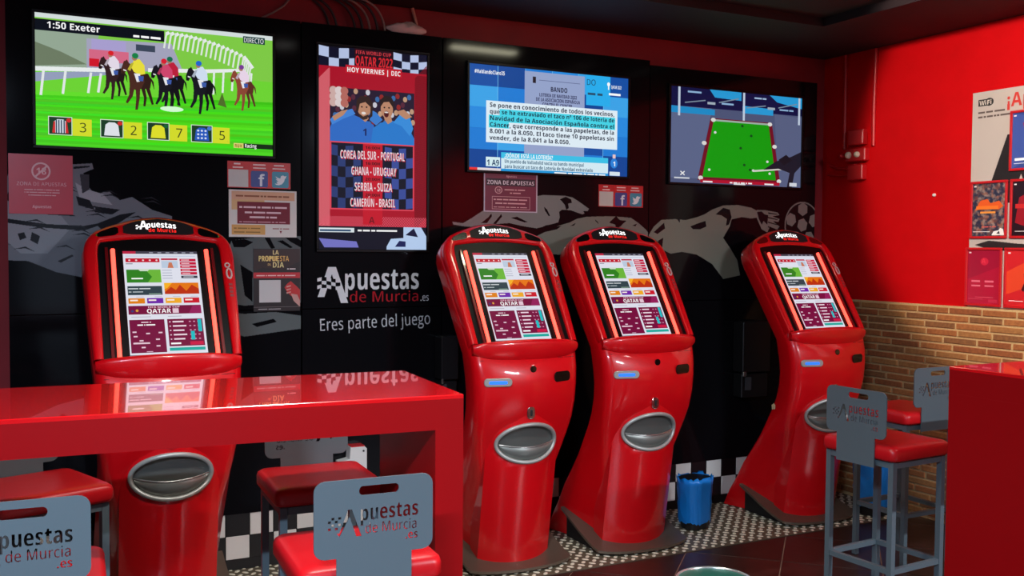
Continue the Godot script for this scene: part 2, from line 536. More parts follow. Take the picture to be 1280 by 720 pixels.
func screen_fixtures() -> Canvas:   # the upright screen
	var c := Canvas.new(self, 576, 1024, rgb(12, 12, 26))
	flag(c, 0, .0, .36, .10, 4, 2, rgb(190, 205, 240), rgb(12, 14, 40), .008)
	flag(c, .68, .0, .32, .11, 4, 3, rgb(190, 205, 240), rgb(12, 14, 40), .008)
	c.fr(.32, .0, .68, .085, rgb(40, 10, 24))
	c.tx("FIFA WORLD CUP", .33, .026, .024, rgb(215, 60, 70), true, .33)
	c.tx("QATAR 2022", .325, .083, .066, rgb(225, 40, 50), true, .35)
	c.fr(.0, .105, 1, .885, rgb(178, 14, 40))
	for i in 120:   # slanted pinstripes
		var y := .105 + i * .0065
		c.ln(.0, y + .06, .10, y - .0, .0032, rgb(236, 120, 130))
		c.ln(.885, y + .02, 1.0, y - .05, .0032, rgb(120, 4, 24))
	for i in 60:
		c.ln(i / 60.0, .885, i / 60.0 + .06, .835, .0032, rgb(236, 96, 116))
	c.fr(0, .098, 1, .108, rgb(178, 14, 40))
	c.fr(.24, .085, .76, .125, rgb(205, 25, 45))
	c.tx("HOY VIERNES | DIC", .25, .119, .033, Color.WHITE, true, .50)
	c.fr(.10, .20, .88, .475, rgb(40, 26, 50))
	# crowd and two players in blue
	for i in 70:
		var x := .11 + fmod(i * .137, .76)
		var y := .21 + fmod(i * .0731, .24)
		c.el(x, y, .020, .014, [rgb(150, 40, 40), rgb(200, 160, 130), rgb(90, 40, 60), rgb(60, 110, 170), rgb(210, 210, 220)][i % 5])
	for i in 9:  # blurred crowd, the whitish glare put into its pale colours
		c.el(.13 + (i % 3) * .05, .215 + (i / 3) * .03, .035, .02, [rgb(215, 180, 175), rgb(190, 110, 100), rgb(230, 215, 215)][(i * 2) % 3])
	var blue := rgb(48, 112, 205)
	var skin := rgb(196, 142, 112)
	c.fp([.10, .475, .10, .40, .14, .345, .24, .315, .34, .335, .42, .35, .50, .375, .52, .475], blue)              # left player
	c.fp([.10, .36, .16, .325, .30, .30, .33, .325, .22, .352, .12, .385], rgb(70, 138, 225))
	c.fp([.12, .345, .20, .315, .26, .305, .22, .335, .14, .365], skin)
	c.fp([.47, .475, .49, .39, .56, .36, .66, .345, .76, .355, .84, .39, .88, .43, .88, .475], rgb(40, 128, 215))     # right player
	c.fp([.68, .355, .76, .30, .84, .325, .87, .38, .84, .42, .76, .37], rgb(58, 148, 230))
	c.fp([.70, .30, .78, .285, .86, .32, .80, .335], skin)
	c.fp([.48, .30, .52, .31, .58, .345, .52, .375, .46, .35], rgb(60, 130, 215))
	c.fp([.38, .345, .37, .325, .44, .325, .45, .345, .42, .362], skin)
	c.el(.41, .292, .062, .046, skin)
	c.fp([.335, .31, .34, .255, .38, .232, .45, .232, .49, .265, .485, .33, .465, .34, .468, .285, .42, .262, .37, .272, .355, .31], rgb(52, 34, 30))
	c.fp([.355, .318, .40, .335, .45, .322, .44, .345, .40, .352, .37, .342], rgb(60, 42, 36))
	c.el(.405, .318, .020, .007, rgb(240, 232, 226))
	c.el(.388, .287, .008, .004, rgb(40, 26, 24))
	c.el(.432, .287, .008, .004, rgb(40, 26, 24))
	c.fp([.60, .345, .59, .325, .66, .325, .67, .35, .63, .365], skin)
	c.el(.62, .288, .058, .048, skin)
	c.fp([.555, .285, .56, .245, .60, .222, .66, .226, .69, .255, .685, .30, .672, .275, .64, .252, .59, .256], rgb(42, 28, 28))
	c.el(.615, .315, .022, .016, rgb(84, 24, 28))
	c.el(.615, .306, .018, .004, rgb(238, 230, 226))
	c.el(.597, .282, .008, .004, rgb(36, 24, 24))
	c.el(.640, .282, .008, .004, rgb(36, 24, 24))
	c.tx("1", .395, .43, .05, rgb(20, 30, 90), true)
	c.fr(.10, .47, .88, .80, rgb(16, 18, 44))
	flag(c, .10, .48, .28, .31, 4, 6, rgb(44, 62, 120), rgb(14, 16, 36), .006)
	flag(c, .60, .48, .27, .31, 4, 6, rgb(60, 80, 160), rgb(14, 16, 36), .006)
	c.fr(.40, .47, .58, .875, rgb(205, 22, 44))
	for b in [[.10, .465, .88, .472], [.10, .795, .88, .802], [.10, .47, .112, .8], [.868, .47, .88, .8]]:
		c.fr(b[0], b[1], b[2], b[3], rgb(235, 70, 90))
	var rows := [["16:00H", "COREA DEL SUR - PORTUGAL", .19, .60], ["16:00H", "GHANA - URUGUAY", .29, .42], ["20:00H", "SERBIA - SUIZA", .32, .35], ["20:00H", "CAMERÚN - BRASIL", .28, .42]]
	for i in 4:
		var y := .548 + i * .079
		c.tx(rows[i][0], .42, y - .052, .020, rgb(60, 5, 15), true, .14)
		c.tx(rows[i][1], rows[i][2] + .006, y + .004, .058, rgb(205, 30, 60), true, rows[i][3])
		c.tx(rows[i][1], rows[i][2], y, .058, rgb(245, 225, 230), true, rows[i][3])
	c.tx("A", .455, .868, .045, rgb(120, 10, 25), true)
	c.fr(0, .885, 1, 1, rgb(12, 14, 34))
	c.fr(.0, .893, .32, .915, rgb(225, 235, 240))
	c.strokes([19], .01, .911, .02, rgb(30, 70, 110), true, .29)
	c.strokes([3, 5, 3, 15], .35, .91, .02, Color.WHITE, true, .38)
	c.fp([0, .945, .34, .96, .36, .99, .05, .99], rgb(120, 120, 205))
	c.fp([.62, .985, .66, .945, .78, .94, .78, .885, .95, .885, 1, .93, 1, 1, .62, 1], rgb(190, 215, 250))
	c.fp([.80, .925, .88, .89, .92, .935], rgb(20, 24, 60))
	c.fp([.70, .985, .74, .955, .8, .958, .8, .985], rgb(30, 36, 90))
	return c

func screen_news() -> Canvas:
	var c := Canvas.new(self, 1024, 576, rgb(20, 95, 180))
	var tones := [rgb(20, 80, 165), rgb(30, 125, 215), rgb(60, 165, 235), rgb(14, 70, 150), rgb(40, 140, 225)]
	for i in 6:
		for j in 5:
			c.fr(i / 6.0, j / 5.0, (i + 1) / 6.0, (j + 1) / 5.0, tones[(i * 3 + j * 2 + i * j) % 5])
			c.fr(i / 6.0, j / 5.0, i / 6.0 + .003, (j + 1) / 5.0, rgb(120, 200, 245))
	c.fr(.72, .0, .88, .30, rgb(40, 175, 240))
	c.tx("DO", .72, .10, .08, rgb(30, 60, 90), false)
	c.strokes([3, 2], .73, .2, .06, rgb(40, 80, 110), false)
	c.tx("#HablandoClaro35", .03, .085, .05, Color.WHITE, true, .18)
	c.fr(.33, .02, .71, .95, rgb(150, 165, 205))
	c.fr(.38, .07, .40, .13, rgb(40, 30, 40))
	c.fr(.42, .095, .68, .10, rgb(90, 100, 140))
	c.tx("BANDO", .49, .20, .065, rgb(20, 20, 50), true, .11)
	c.tx("LOTERIA DE NAVIDAD 2022", .42, .255, .045, rgb(30, 30, 70), true, .24)
	c.tx("DE LA ASOCIACION ESPAÑOLA", .40, .30, .045, rgb(30, 30, 70), true, .28)
	c.tx("CONTRA EL CANCER", .44, .345, .045, rgb(30, 30, 70), true, .19)
	c.fr(.10, .335, .93, .73, rgb(225, 240, 250))
	var body := ["Se pone en conocimiento de todos los vecinos,", "que se ha extraviado el taco nº 106 de lotería de", "Navidad de la Asociación Española contra el", "Cáncer, que corresponde a las papeletas, de la", "8.001 a la 8.050. El taco tiene 10 papeletas sin", "vender, de la 8.041 a la 8.050."]
	var hi := rgb(70, 215, 235)
	c.fr(.18, .408, .915, .47, hi)
	c.fr(.115, .468, .915, .53, hi)
	c.fr(.115, .528, .235, .59, hi)
	for i in 6:
		c.tx(body[i], .12, .395 + i * .062, .058, rgb(16, 26, 50), true, .79 if i < 5 else .50)
	c.fr(.19, .82, .87, .875, rgb(60, 195, 235))
	c.tx("¿DÓNDE ESTÁ LA LOTERÍA?", .21, .868, .055, Color.WHITE, true, .30)
	c.fr(.19, .875, .87, .985, rgb(215, 238, 248))
	c.tx("Un pueblo de Valladolid vacía su bando municipal", .21, .92, .046, rgb(50, 90, 120), true, .50)
	c.tx("para buscar un taco de Lotería de Navidad extraviado", .21, .968, .046, rgb(50, 90, 120), true, .56)
	c.fr(.10, .87, .185, .96, rgb(215, 240, 245))
	c.tx("1 A9", .105, .95, .075, rgb(20, 60, 100), true, .075)
	c.fr(0, .975, .05, 1, rgb(235, 50, 50))
	c.fr(.05, .975, .19, 1, rgb(225, 215, 220))
	c.fr(.19, .975, .87, 1, rgb(30, 150, 220))
	c.strokes([9, 3, 7, 2, 5, 2, 5], .52, .999, .028, Color.WHITE, true, .34)
	c.el(.91, .87, .024, .05, rgb(40, 130, 220))
	c.fr(.90, .78, .92, .82, rgb(235, 200, 200))
	c.tx("1", .902, .9, .07, Color.WHITE, true)
	c.fr(.88, .955, .95, .995, rgb(215, 230, 240))
	c.el(.868, .075, .010, .02, Color.WHITE)
	c.ln(.868, .08, .868, .13, .014, Color.WHITE)
	c.tx("QATAR 2022", .885, .115, .045, Color.WHITE, true, .07)
	c.strokes([6], .87, .185, .05, Color.WHITE, true, .09)
	return c

func screen_snooker() -> Canvas:
	var c := Canvas.new(self, 1024, 576, rgb(82, 92, 128))
	c.fp([0, .18, .3, .2, .2, .95, .0, .95], rgb(98, 110, 148))
	c.fp([.78, .2, 1, .22, 1, 1, .82, 1], rgb(94, 104, 140))
	c.fr(0, 0, 1, .20, rgb(16, 22, 70))
	c.fp([0, .2, .32, .21, .32, .27, 0, .27], rgb(30, 150, 215))
	c.fp([.28, 0, .52, 0, .52, .09, .32, .08], rgb(40, 165, 230))
	c.fp([.53, .14, .77, .15, .77, .22, .53, .22], rgb(40, 165, 230))
	c.fp([.74, .0, 1, .0, 1, .12, .8, .07], rgb(40, 165, 230))
	for x in [.06, .54, .98]:
		c.fr(x - .008, 0, x + .008, .30, rgb(205, 220, 240))
	for x in [.30, .76]:
		c.ln(x - .2, .16, x - .05, .12, .012, rgb(130, 150, 170))
		c.ln(x + .05, .13, x + .2, .07, .012, rgb(130, 150, 170))
		c.strokes([4], x - .035, .16, .06, rgb(170, 185, 200), true, .07)
	c.strokes([8], .12, .055, .045, rgb(150, 190, 230), true, .11)
	c.strokes([8, 4], .62, .055, .04, rgb(170, 200, 235), true, .10)
	c.strokes([8], .37, .15, .045, rgb(150, 190, 230), true, .10)
	c.strokes([8, 4], .82, .16, .04, rgb(150, 190, 230), true, .12)
	c.fp([.29, .30, .76, .30, .835, .965, .20, .965], rgb(120, 20, 40))
	c.fp([.31, .31, .74, .31, .745, .335, .305, .335], rgb(170, 190, 180))
	c.fp([.312, .33, .735, .33, .80, .93, .235, .93], rgb(16, 166, 16))
	for p in [[.31, .318], [.745, .318], [.245, .57], [.785, .56], [.222, .94], [.825, .94]]:
		c.el(p[0], p[1], .018, .022, rgb(235, 235, 230))
	for p in [[.325, .45], [.53, .36], [.285, .85], [.595, .83], [.73, .73], [.62, .835], [.52, .60], [.55, .78], [.6, .46], [.75, .86]]:
		c.el(p[0], p[1], .010, .014, rgb(230, 235, 230) if p[0] < .4 or p[0] > .61 else rgb(10, 70, 30))
	c.ln(.62, .84, .86, .80, .02, rgb(225, 225, 215))
	c.fp([.70, .82, .80, .72, .92, .66, 1, .60, 1, .76, .95, .84, .93, 1, .89, 1, .91, .84, .82, .80], rgb(30, 30, 44))
	c.fp([.82, .70, .88, .64, .93, .70, .86, .76], rgb(26, 24, 34))
	c.fr(.22, .955, .83, .99, rgb(190, 20, 50))
	c.strokes([6], .24, .987, .034, Color.WHITE, true, .08)
	c.strokes([2, 3, 1, 3, 1, 3], .44, .987, .034, Color.WHITE, true, .18)
	c.strokes([7], .71, .987, .034, Color.WHITE, true, .08)
	c.fr(.47, .985, .56, 1, rgb(235, 235, 240))
	c.ln(.075, .88, .105, .92, .012, Color.WHITE)
	c.ln(.105, .88, .075, .92, .012, Color.WHITE)
	c.strokes([9], .03, .96, .035, rgb(220, 225, 235), true, .12)
	c.fr(.91, .95, .97, .99, rgb(225, 230, 240))
	return c

func screen_terminal() -> Canvas:
	var c := Canvas.new(self, 512, 860, rgb(226, 228, 240))
	var mar := rgb(120, 14, 62)
	c.fr(0, 0, 1, .026, rgb(70, 66, 80))
	c.fr(0, 0, .17, .026, rgb(190, 40, 70))
	for i in 6:
		c.fr(.35 + i * .11, .008, .40 + i * .11, .018, rgb(150, 150, 165))
	c.fr(.03, .045, .97, .05, rgb(170, 185, 215))
	c.fr(.03, .07, .48, .108, rgb(196, 22, 44))
	for i in 5:
		c.el(.08 + i * .09, .089, .014, .008, rgb(240, 215, 220))
	c.fr(.03, .12, .12, .128, rgb(130, 130, 140))
	c.fr(.03, .18, .48, .305, rgb(50, 130, 34))
	c.fp([.28, .18, .48, .18, .48, .305, .30, .305, .36, .25], rgb(110, 185, 60))
	c.fp([.18, .175, .34, .175, .31, .195, .21, .195], rgb(210, 225, 205))
	c.strokes([6], .09, .275, .03, Color.WHITE, true)
	c.fr(.03, .34, .48, .425, rgb(52, 68, 76))
	c.strokes([8, 9], .04, .37, .022, rgb(220, 225, 230), true, .30)
	c.strokes([2, 7], .04, .40, .022, rgb(190, 200, 205), false, .2)
	c.fr(.30, .41, .46, .418, rgb(140, 170, 150))
	c.fr(.50, .07, .72, .088, rgb(190, 40, 70))
	c.fr(.50, .095, .72, .165, rgb(190, 205, 225))
	c.fp([.58, .165, .60, .11, .64, .11, .66, .165], rgb(205, 120, 90))
	for i in 4:
		c.fr(.50, .185 + i * .026, .63, .191 + i * .026, rgb(165, 170, 190))
	for i in 5:
		c.fr(.75, .074 + i * .033, .97, .100 + i * .033, rgb(200, 24, 62))
		c.fr(.77, .083 + i * .033, .88, .091 + i * .033, rgb(245, 200, 210))
	c.fr(.75, .242, .97, .266, rgb(60, 60, 75))
	c.fr(.78, .25, .92, .257, rgb(210, 210, 220))
	c.fr(.51, .31, .97, .418, rgb(232, 120, 20))
	c.fp([.51, .40, .60, .35, .66, .38, .72, .33, .80, .39, .88, .33, .97, .37, .97, .418, .51, .418], rgb(190, 50, 16))
	c.fp([.51, .31, .62, .31, .55, .36, .51, .37], rgb(250, 180, 40))
	for i in 4:
		var x := .03 + i * .24
		c.fr(x, .455, x + .21, .505, [rgb(228, 130, 20), rgb(112, 40, 170), rgb(244, 172, 40), rgb(206, 24, 44)][i])
		c.fr(x + .02, .468, x + .12, .482, rgb(250, 235, 225))
		c.fr(x + .1, .440, x + .2, .446, rgb(190, 190, 205))
	c.fr(.02, .525, .97, .605, mar)
	c.tx("FIFA WORLD CUP", .27, .548, .022, rgb(250, 210, 225), true, .42)
	c.tx("QATAR", .25, .595, .055, Color.WHITE, true, .32)
	c.fr(.59, .555, .67, .598, rgb(230, 200, 215))
	c.el(.13, .57, .018, .012, rgb(220, 160, 60))
	c.el(.07, .575, .02, .01, rgb(60, 60, 120))
	c.fp([.86, .53, .97, .53, .97, .605, .80, .605], rgb(150, 30, 90))
	c.fr(.05, .625, .3, .632, rgb(185, 180, 195))
	c.fr(.52, .625, .7, .632, rgb(185, 180, 195))
	c.fr(.02, .655, .47, .955, mar)
	c.strokes([5, 1], .17, .685, .022, rgb(240, 215, 225), true, .14)
	c.strokes([5, 1, 8], .12, .71, .026, Color.WHITE, true, .24)
	for r in [[.05, .76], [.22, .775], [.38, .77], [.06, .80], [.13, .84], [.34, .83], [.06, .86], [.15, .90], [.34, .89]]:
		c.fr(r[0], r[1], r[0] + .05, r[1] + .013, rgb(232, 200, 215))
	c.fr(.05, .862, .26, .876, rgb(232, 200, 215))
	c.fr(.21, .942, .29, .949, rgb(220, 180, 200))
	c.fr(.505, .655, .97, .905, mar)
	for i in 5:
		c.fr(.53, .675 + i * .04, .55, .685 + i * .04, rgb(230, 200, 215))
		c.fr(.575, .673 + i * .04, .72 + (i % 2) * .03, .687 + i * .04, rgb(240, 220, 230))
		for k in 3:
			c.fr(.79 + k * .055, .675 + i * .04, .815 + k * .055, .686 + i * .04, rgb(215, 150, 180))
	c.fr(.905, .66, .955, .775, rgb(30, 190, 196))
	c.fr(.80, .77, .85, .85, rgb(30, 190, 196))
	c.fr(.78, .865, .955, .896, rgb(205, 24, 70))
	c.fr(.53, .872, .66, .887, Color.WHITE)
	c.fr(.505, .917, .97, .945, rgb(30, 170, 160))
	c.fr(0, .972, 1, 1, rgb(90, 100, 110))
	c.fr(.8, .978, .97, .99, rgb(225, 228, 235))
	return c

# ------------------------------------------------------------------ prints
func metres(a: Array, ppm: float, top: float) -> PackedVector2Array:
	var p := PackedVector2Array()
	for i in range(0, a.size(), 2):
		p.append(Vector2(a[i] * ppm, (top - a[i + 1]) * ppm))
	return p

func logo(c: Canvas, x: float, y: float, u: float, a: Color, b: Color, hole: Color) -> void:
	# x, y: pixel of the left end of the base line; u: pixels for one metre at full size (0.62 m wide)
	var leg := PackedVector2Array()
	for q in [[.0, -.036], [.055, .12], [.098, .12], [.164, -.07], [.124, -.07], [.076, .082], [.036, -.036]]:
		leg.append(Vector2(x + q[0] * u, y - q[1] * u))
	c.polys([leg], a)
	for i in 5:   # chequered flag across the A
		for j in 3:
			var p := PackedVector2Array()
			for q in [[0, 0], [1, 0], [1, 1], [0, 1]]:
				p.append(Vector2(x + (-.002 + (i + q[0]) * .0245) * u, y - (.062 + sin((i + q[0]) * 1.1) * .006 - (j + q[1]) * .019) * u))
			c.polys([p], hole if (i + j) % 2 else a)
	c.polys(lettering("puestas", x + .137 * u, y, .158 * u, true, .428 * u), a)
	c.polys(lettering("de Murcia", x + .168 * u, y + .066 * u, .078 * u, false, .396 * u), b)
	c.polys(lettering(".es", x + .568 * u, y + .066 * u, .056 * u, false, .052 * u), a)

func print_panel(which: int, w: float, top: float) -> Canvas:
	var ppm := 512.0
	var black := rgb(13, 13, 16)
	var c := Canvas.new(self, int(w * ppm), int((top - 0.29) * ppm), black)
	if which == 0:
		c.polys([metres(HORSE, ppm, top)], rgb(116, 118, 125))
		c.polys([metres([0.0, 1.87, .1, 1.9, .2, 1.8, .26, 1.72, .16, 1.6, .05, 1.6, 0, 1.65], ppm, top)], rgb(140, 142, 148))
		c.polys([metres([.28, 1.93, .33, 1.9, .4, 1.88, .44, 1.83, .3, 1.85], ppm, top)], rgb(158, 158, 164))
		c.polys([metres([.3, 1.97, .34, 1.97, .34, 1.9, .31, 1.88], ppm, top)], rgb(64, 64, 70))
		for k in HORSEK:
			c.polys([metres(k, ppm, top)], rgb(34, 35, 40))
		for i in 26:   # fine ink strokes of the riders
			var x := .02 + fmod(i * .0613, .62)
			var y := 1.62 + fmod(i * .0917, .3)
			c.polys([metres([x, y, x + .05, y + .012, x + .09, y - .012, x + .05, y + .004], ppm, top)], rgb(44, 45, 50))
		c.polys([metres(CAR, ppm, top)], rgb(98, 105, 105))
		for k in CARK:
			c.polys([metres(k, ppm, top)], black)
	elif which == 1:
		logo(c, (1.405 - 1.325) * ppm, (top - 1.416) * ppm, ppm, rgb(226, 228, 230), rgb(176, 34, 44), black)
		var l := lettering("Eres parte del juego", 0, 0, .088 * ppm, false, .625 * ppm)
		var t := Transform2D(-.032, Vector2((1.412 - 1.325) * ppm, (top - 1.203) * ppm))
		var m := []
		for p in l:
			m.append(t * p)
		c.polys(m, rgb(200, 202, 206))
	elif which == 2:
		c.polys([metres(DOG2, ppm, top)], rgb(128, 128, 118))
		c.polys([metres(DOG1, ppm, top)], rgb(134, 134, 132))
		for k in DOGK:
			c.polys([metres(k, ppm, top)], black)
		c.polys([metres([.52, 1.72, .58, 1.745, .66, 1.762, .75, 1.772, .72, 1.752, .64, 1.735, .56, 1.7], ppm, top)], black)
	else:
		c.polys([metres(KEEP, ppm, top)], rgb(130, 132, 118))
		c.polys([metres(GLOVE, ppm, top)], rgb(128, 128, 118))
		for k in KEEPK:
			c.polys([metres(k, ppm, top)], rgb(24, 20, 24))
		for i in 4:   # gaps between the fingers of the glove
			c.polys([metres([.94, 1.885 - i * .03, 1.02, 1.876 - i * .034, 1.02, 1.871 - i * .034, .94, 1.878 - i * .03], ppm, top)], black)
		var b := Vector2(BALLC[0], BALLC[1])
		c.polys([metres_c(b, .155, ppm, top)], rgb(130, 130, 122))
		c.polys([metres_c(b, .145, ppm, top)], rgb(24, 22, 24))
		for k in 6:
			var a := TAU * k / 5.0 + .3
			var o := b + Vector2(cos(a), sin(a)) * (.105 if k < 5 else 0.0)
			var pent := []
			for q in 6:
				var e := TAU * q / 6.0 + a
				var pt := o + Vector2(cos(e), sin(e)) * .046
				pent.append_array([pt.x, pt.y])
			c.polys([metres(pent, ppm, top)], rgb(130, 130, 122))
	return c

func metres_c(b: Vector2, r: float, ppm: float, top: float) -> PackedVector2Array:
	return ellipse(r * ppm, r * ppm, Vector2(b.x * ppm, (top - b.y) * ppm), 40)

func print_zone(small: bool) -> Canvas:
	var c := Canvas.new(self, 360, 340 if not small else 250, rgb(190, 48, 66) if not small else rgb(120, 28, 60))
	var pale := rgb(222, 170, 172)
	if not small:
		c.el(.5, .28, .15, .15, pale)
		c.el(.5, .28, .122, .122, rgb(190, 48, 66))
		c.tx("18", .42, .335, .16, pale, true)
		c.ln(.40, .385, .605, .175, .03, pale)
		c.tx("ZONA DE APUESTAS", .12, .525, .085, pale, false, .78)
		c.strokes([9, 2, 7, 1, 7, 2, 4], .24, .60, .035, pale, false, .56)
		c.strokes([1, 3, 8, 9, 2, 2, 8], .24, .645, .035, pale, false, .56)
		c.strokes([2, 14, 2, 6, 2, 5], .30, .69, .035, pale, false, .44)
		c.tx("Apuestas", .36, .90, .07, pale, true, .30)
	else:
		c.fr(0, 0, 1, .03, rgb(205, 190, 205))
		c.fr(0, .97, 1, 1, rgb(205, 190, 205))
		c.fr(0, 0, .022, 1, rgb(205, 190, 205))
		c.fr(.978, 0, 1, 1, rgb(205, 190, 205))
		c.tx("Apuestas", .41, .14, .08, pale, true, .2)
		c.fr(.04, .17, .96, .35, rgb(48, 20, 40))
		c.tx("ZONA DE APUESTAS", .06, .32, .14, rgb(238, 228, 234), true, .88)
		c.el(.27, .46, .07, .09, pale)
		c.el(.27, .46, .055, .07, rgb(120, 28, 60))
		c.tx("18", .23, .50, .1, pale, true)
		c.strokes([9, 2, 7], .38, .46, .07, pale, false, .40)
		c.strokes([2, 7], .48, .54, .07, pale, false, .22)
		for f in [[.15, .61, .86, .62], [.15, .92, .86, .93], [.15, .61, .157, .93], [.853, .61, .86, .93]]:
			c.fr(f[0], f[1], f[2], f[3], pale)
		c.strokes([2, 5, 5, 8, 8], .18, .71, .07, pale, true, .64)
		c.strokes([6, 3, 15], .21, .80, .07, pale, true, .58)
		c.strokes([3, 6, 3, 5, 2, 6], .18, .89, .05, pale, false, .64)
	return c

func print_social() -> Canvas:
	var c := Canvas.new(self, 420, 176, rgb(205, 36, 38))
	c.strokes([3], .10, .13, .13, rgb(245, 215, 210), true, .13)
	c.strokes([8], .08, .26, .11, rgb(245, 215, 210), true, .18)
	c.strokes([8], .40, .14, .12, rgb(245, 215, 210), true, .22)
	c.strokes([9], .40, .26, .1, rgb(245, 215, 210), true, .22)
	c.strokes([7], .73, .14, .12, rgb(245, 215, 210), true, .18)
	c.strokes([9], .71, .26, .1, rgb(245, 215, 210), true, .22)
	c.fr(.015, .31, .325, .97, rgb(205, 203, 196))
	c.poly(rrect(.27 * c.w, .62 * c.h, 12, Vector2(.50 * c.w, .65 * c.h)), rgb(56, 76, 150))
	c.tx("f", .478, .92, .62, rgb(235, 238, 245), true)
	c.poly(rrect(.27 * c.w, .62 * c.h, 12, Vector2(.835 * c.w, .65 * c.h)), rgb(60, 150, 176))
	# bird
	c.fp([.745, .80, .79, .80, .77, .73, .80, .72, .755, .62, .785, .64, .755, .52, .80, .58, .835, .60, .845, .50, .88, .475, .905, .51, .94, .49, .92, .55, .935, .56, .91, .60, .895, .72, .86, .82, .81, .86, .77, .85], rgb(232, 240, 242))
	return c

func print_notice() -> Canvas:
	var c := Canvas.new(self, 380, 260, rgb(226, 222, 214))
	c.fr(.04, .03, .97, .21, rgb(224, 176, 140))
	c.strokes([6, 12, 2, 2, 8, 3, 5], .10, .15, .09, rgb(150, 90, 60), false, .80)
	c.fr(.04, .21, .52, .42, rgb(224, 184, 130))
	c.fr(.12, .25, .90, .72, rgb(122, 24, 46))
	c.strokes([2, 8, 2, 6, 1, 8], .15, .39, .09, rgb(235, 205, 210), true, .72)
	c.strokes([5, 8, 10], .23, .50, .09, rgb(235, 205, 210), true, .55)
	c.strokes([11, 2, 5], .30, .60, .085, rgb(235, 205, 210), true, .42)
	c.strokes([2, 10, 10, 2, 2, 5], .15, .69, .05, rgb(225, 170, 180), false, .70)
	c.fr(.04, .74, .53, .95, rgb(222, 170, 96))
	c.strokes([2, 7, 1, 7], .07, .83, .06, rgb(150, 110, 50), false, .4)
	c.strokes([8, 11], .07, .91, .06, rgb(150, 110, 50), false, .4)
	c.strokes([6, 2, 6], .64, .83, .055, rgb(150, 70, 70), false, .26)
	c.fp([.74, .86, .78, .86, .76, .92], rgb(130, 30, 40))
	return c

func print_proposal() -> Canvas:
	var c := Canvas.new(self, 260, 340, rgb(26, 18, 20))
	c.fp([0, .02, 1, 0, 1, .2, .6, .34, .2, .3, 0, .36], rgb(46, 24, 22))
	c.tx("LA", .40, .095, .10, rgb(238, 222, 150), true, .14)
	c.tx("PROPUESTA", .10, .20, .12, rgb(226, 176, 90), true, .66)
	c.tx("PROPUE", .10, .20, .12, rgb(238, 216, 130), true, .43)
	c.tx("DEL", .30, .27, .05, rgb(230, 190, 110), true, .08)
	c.tx("DÍA", .40, .30, .12, rgb(238, 222, 150), true, .25)
	c.strokes([2, 7], .72, .335, .04, rgb(235, 225, 220), true, .2)
	c.fr(0, .38, 1, .47, rgb(196, 36, 46))
	c.strokes([7, 1, 7, 3, 2, 9], .06, .44, .04, rgb(240, 200, 195), true, .86)
	c.fr(.12, .50, .58, .86, rgb(205, 203, 200))
	c.fp([.72, .56, .80, .52, .92, .6, 1, .66, 1, .9, .84, .78, .72, .70, .66, .62], rgb(196, 40, 40))
	c.fp([.80, .72, .94, .74, 1, .84, 1, .94, .86, .84], rgb(200, 150, 140))
	for i in 3:
		c.fp([.70, .60 + i * .05, .80, .585 + i * .05, .80, .605 + i * .05, .71, .625 + i * .05], rgb(214, 150, 140))
	c.fr(0, .93, 1, .935, rgb(130, 120, 120))
	c.strokes([8, 11], .1, .97, .03, rgb(190, 180, 180), false, .5)
	return c

func print_board() -> Canvas:   # the white board on the red wall
	var c := Canvas.new(self, 640, 620, rgb(190, 178, 172))
	c.fr(.03, .035, .075, .065, rgb(26, 24, 26))
	c.el(.085, .05, .022, .018, rgb(26, 24, 26))
	c.tx("Wi", .035, .062, .03, rgb(225, 215, 205), true)
	c.tx("Fi", .073, .062, .03, rgb(225, 215, 205), true)
	c.strokes([4, 4, 6], .03, .10, .018, rgb(90, 76, 72), true, .14)
	c.strokes([4, 2, 5, 2, 2, 9], .03, .122, .018, rgb(90, 76, 72), true, .17)
	c.tx("¡Apuestas", .17, .085, .085, rgb(206, 52, 44), true, .38)
	pass
	# a large black A behind the framed posters
	c.fp([.105, .42, .18, .21, .32, .21, .24, .42, .20, .52, .06, .52], rgb(32, 24, 28))
	c.fp([.18, .21, .32, .21, .46, .62, .34, .62], rgb(32, 24, 28))
	c.fp([.03, .71, .10, .69, .25, .705, .40, .71, .40, .76, .25, .745, .10, .73], rgb(36, 26, 28))
	return c

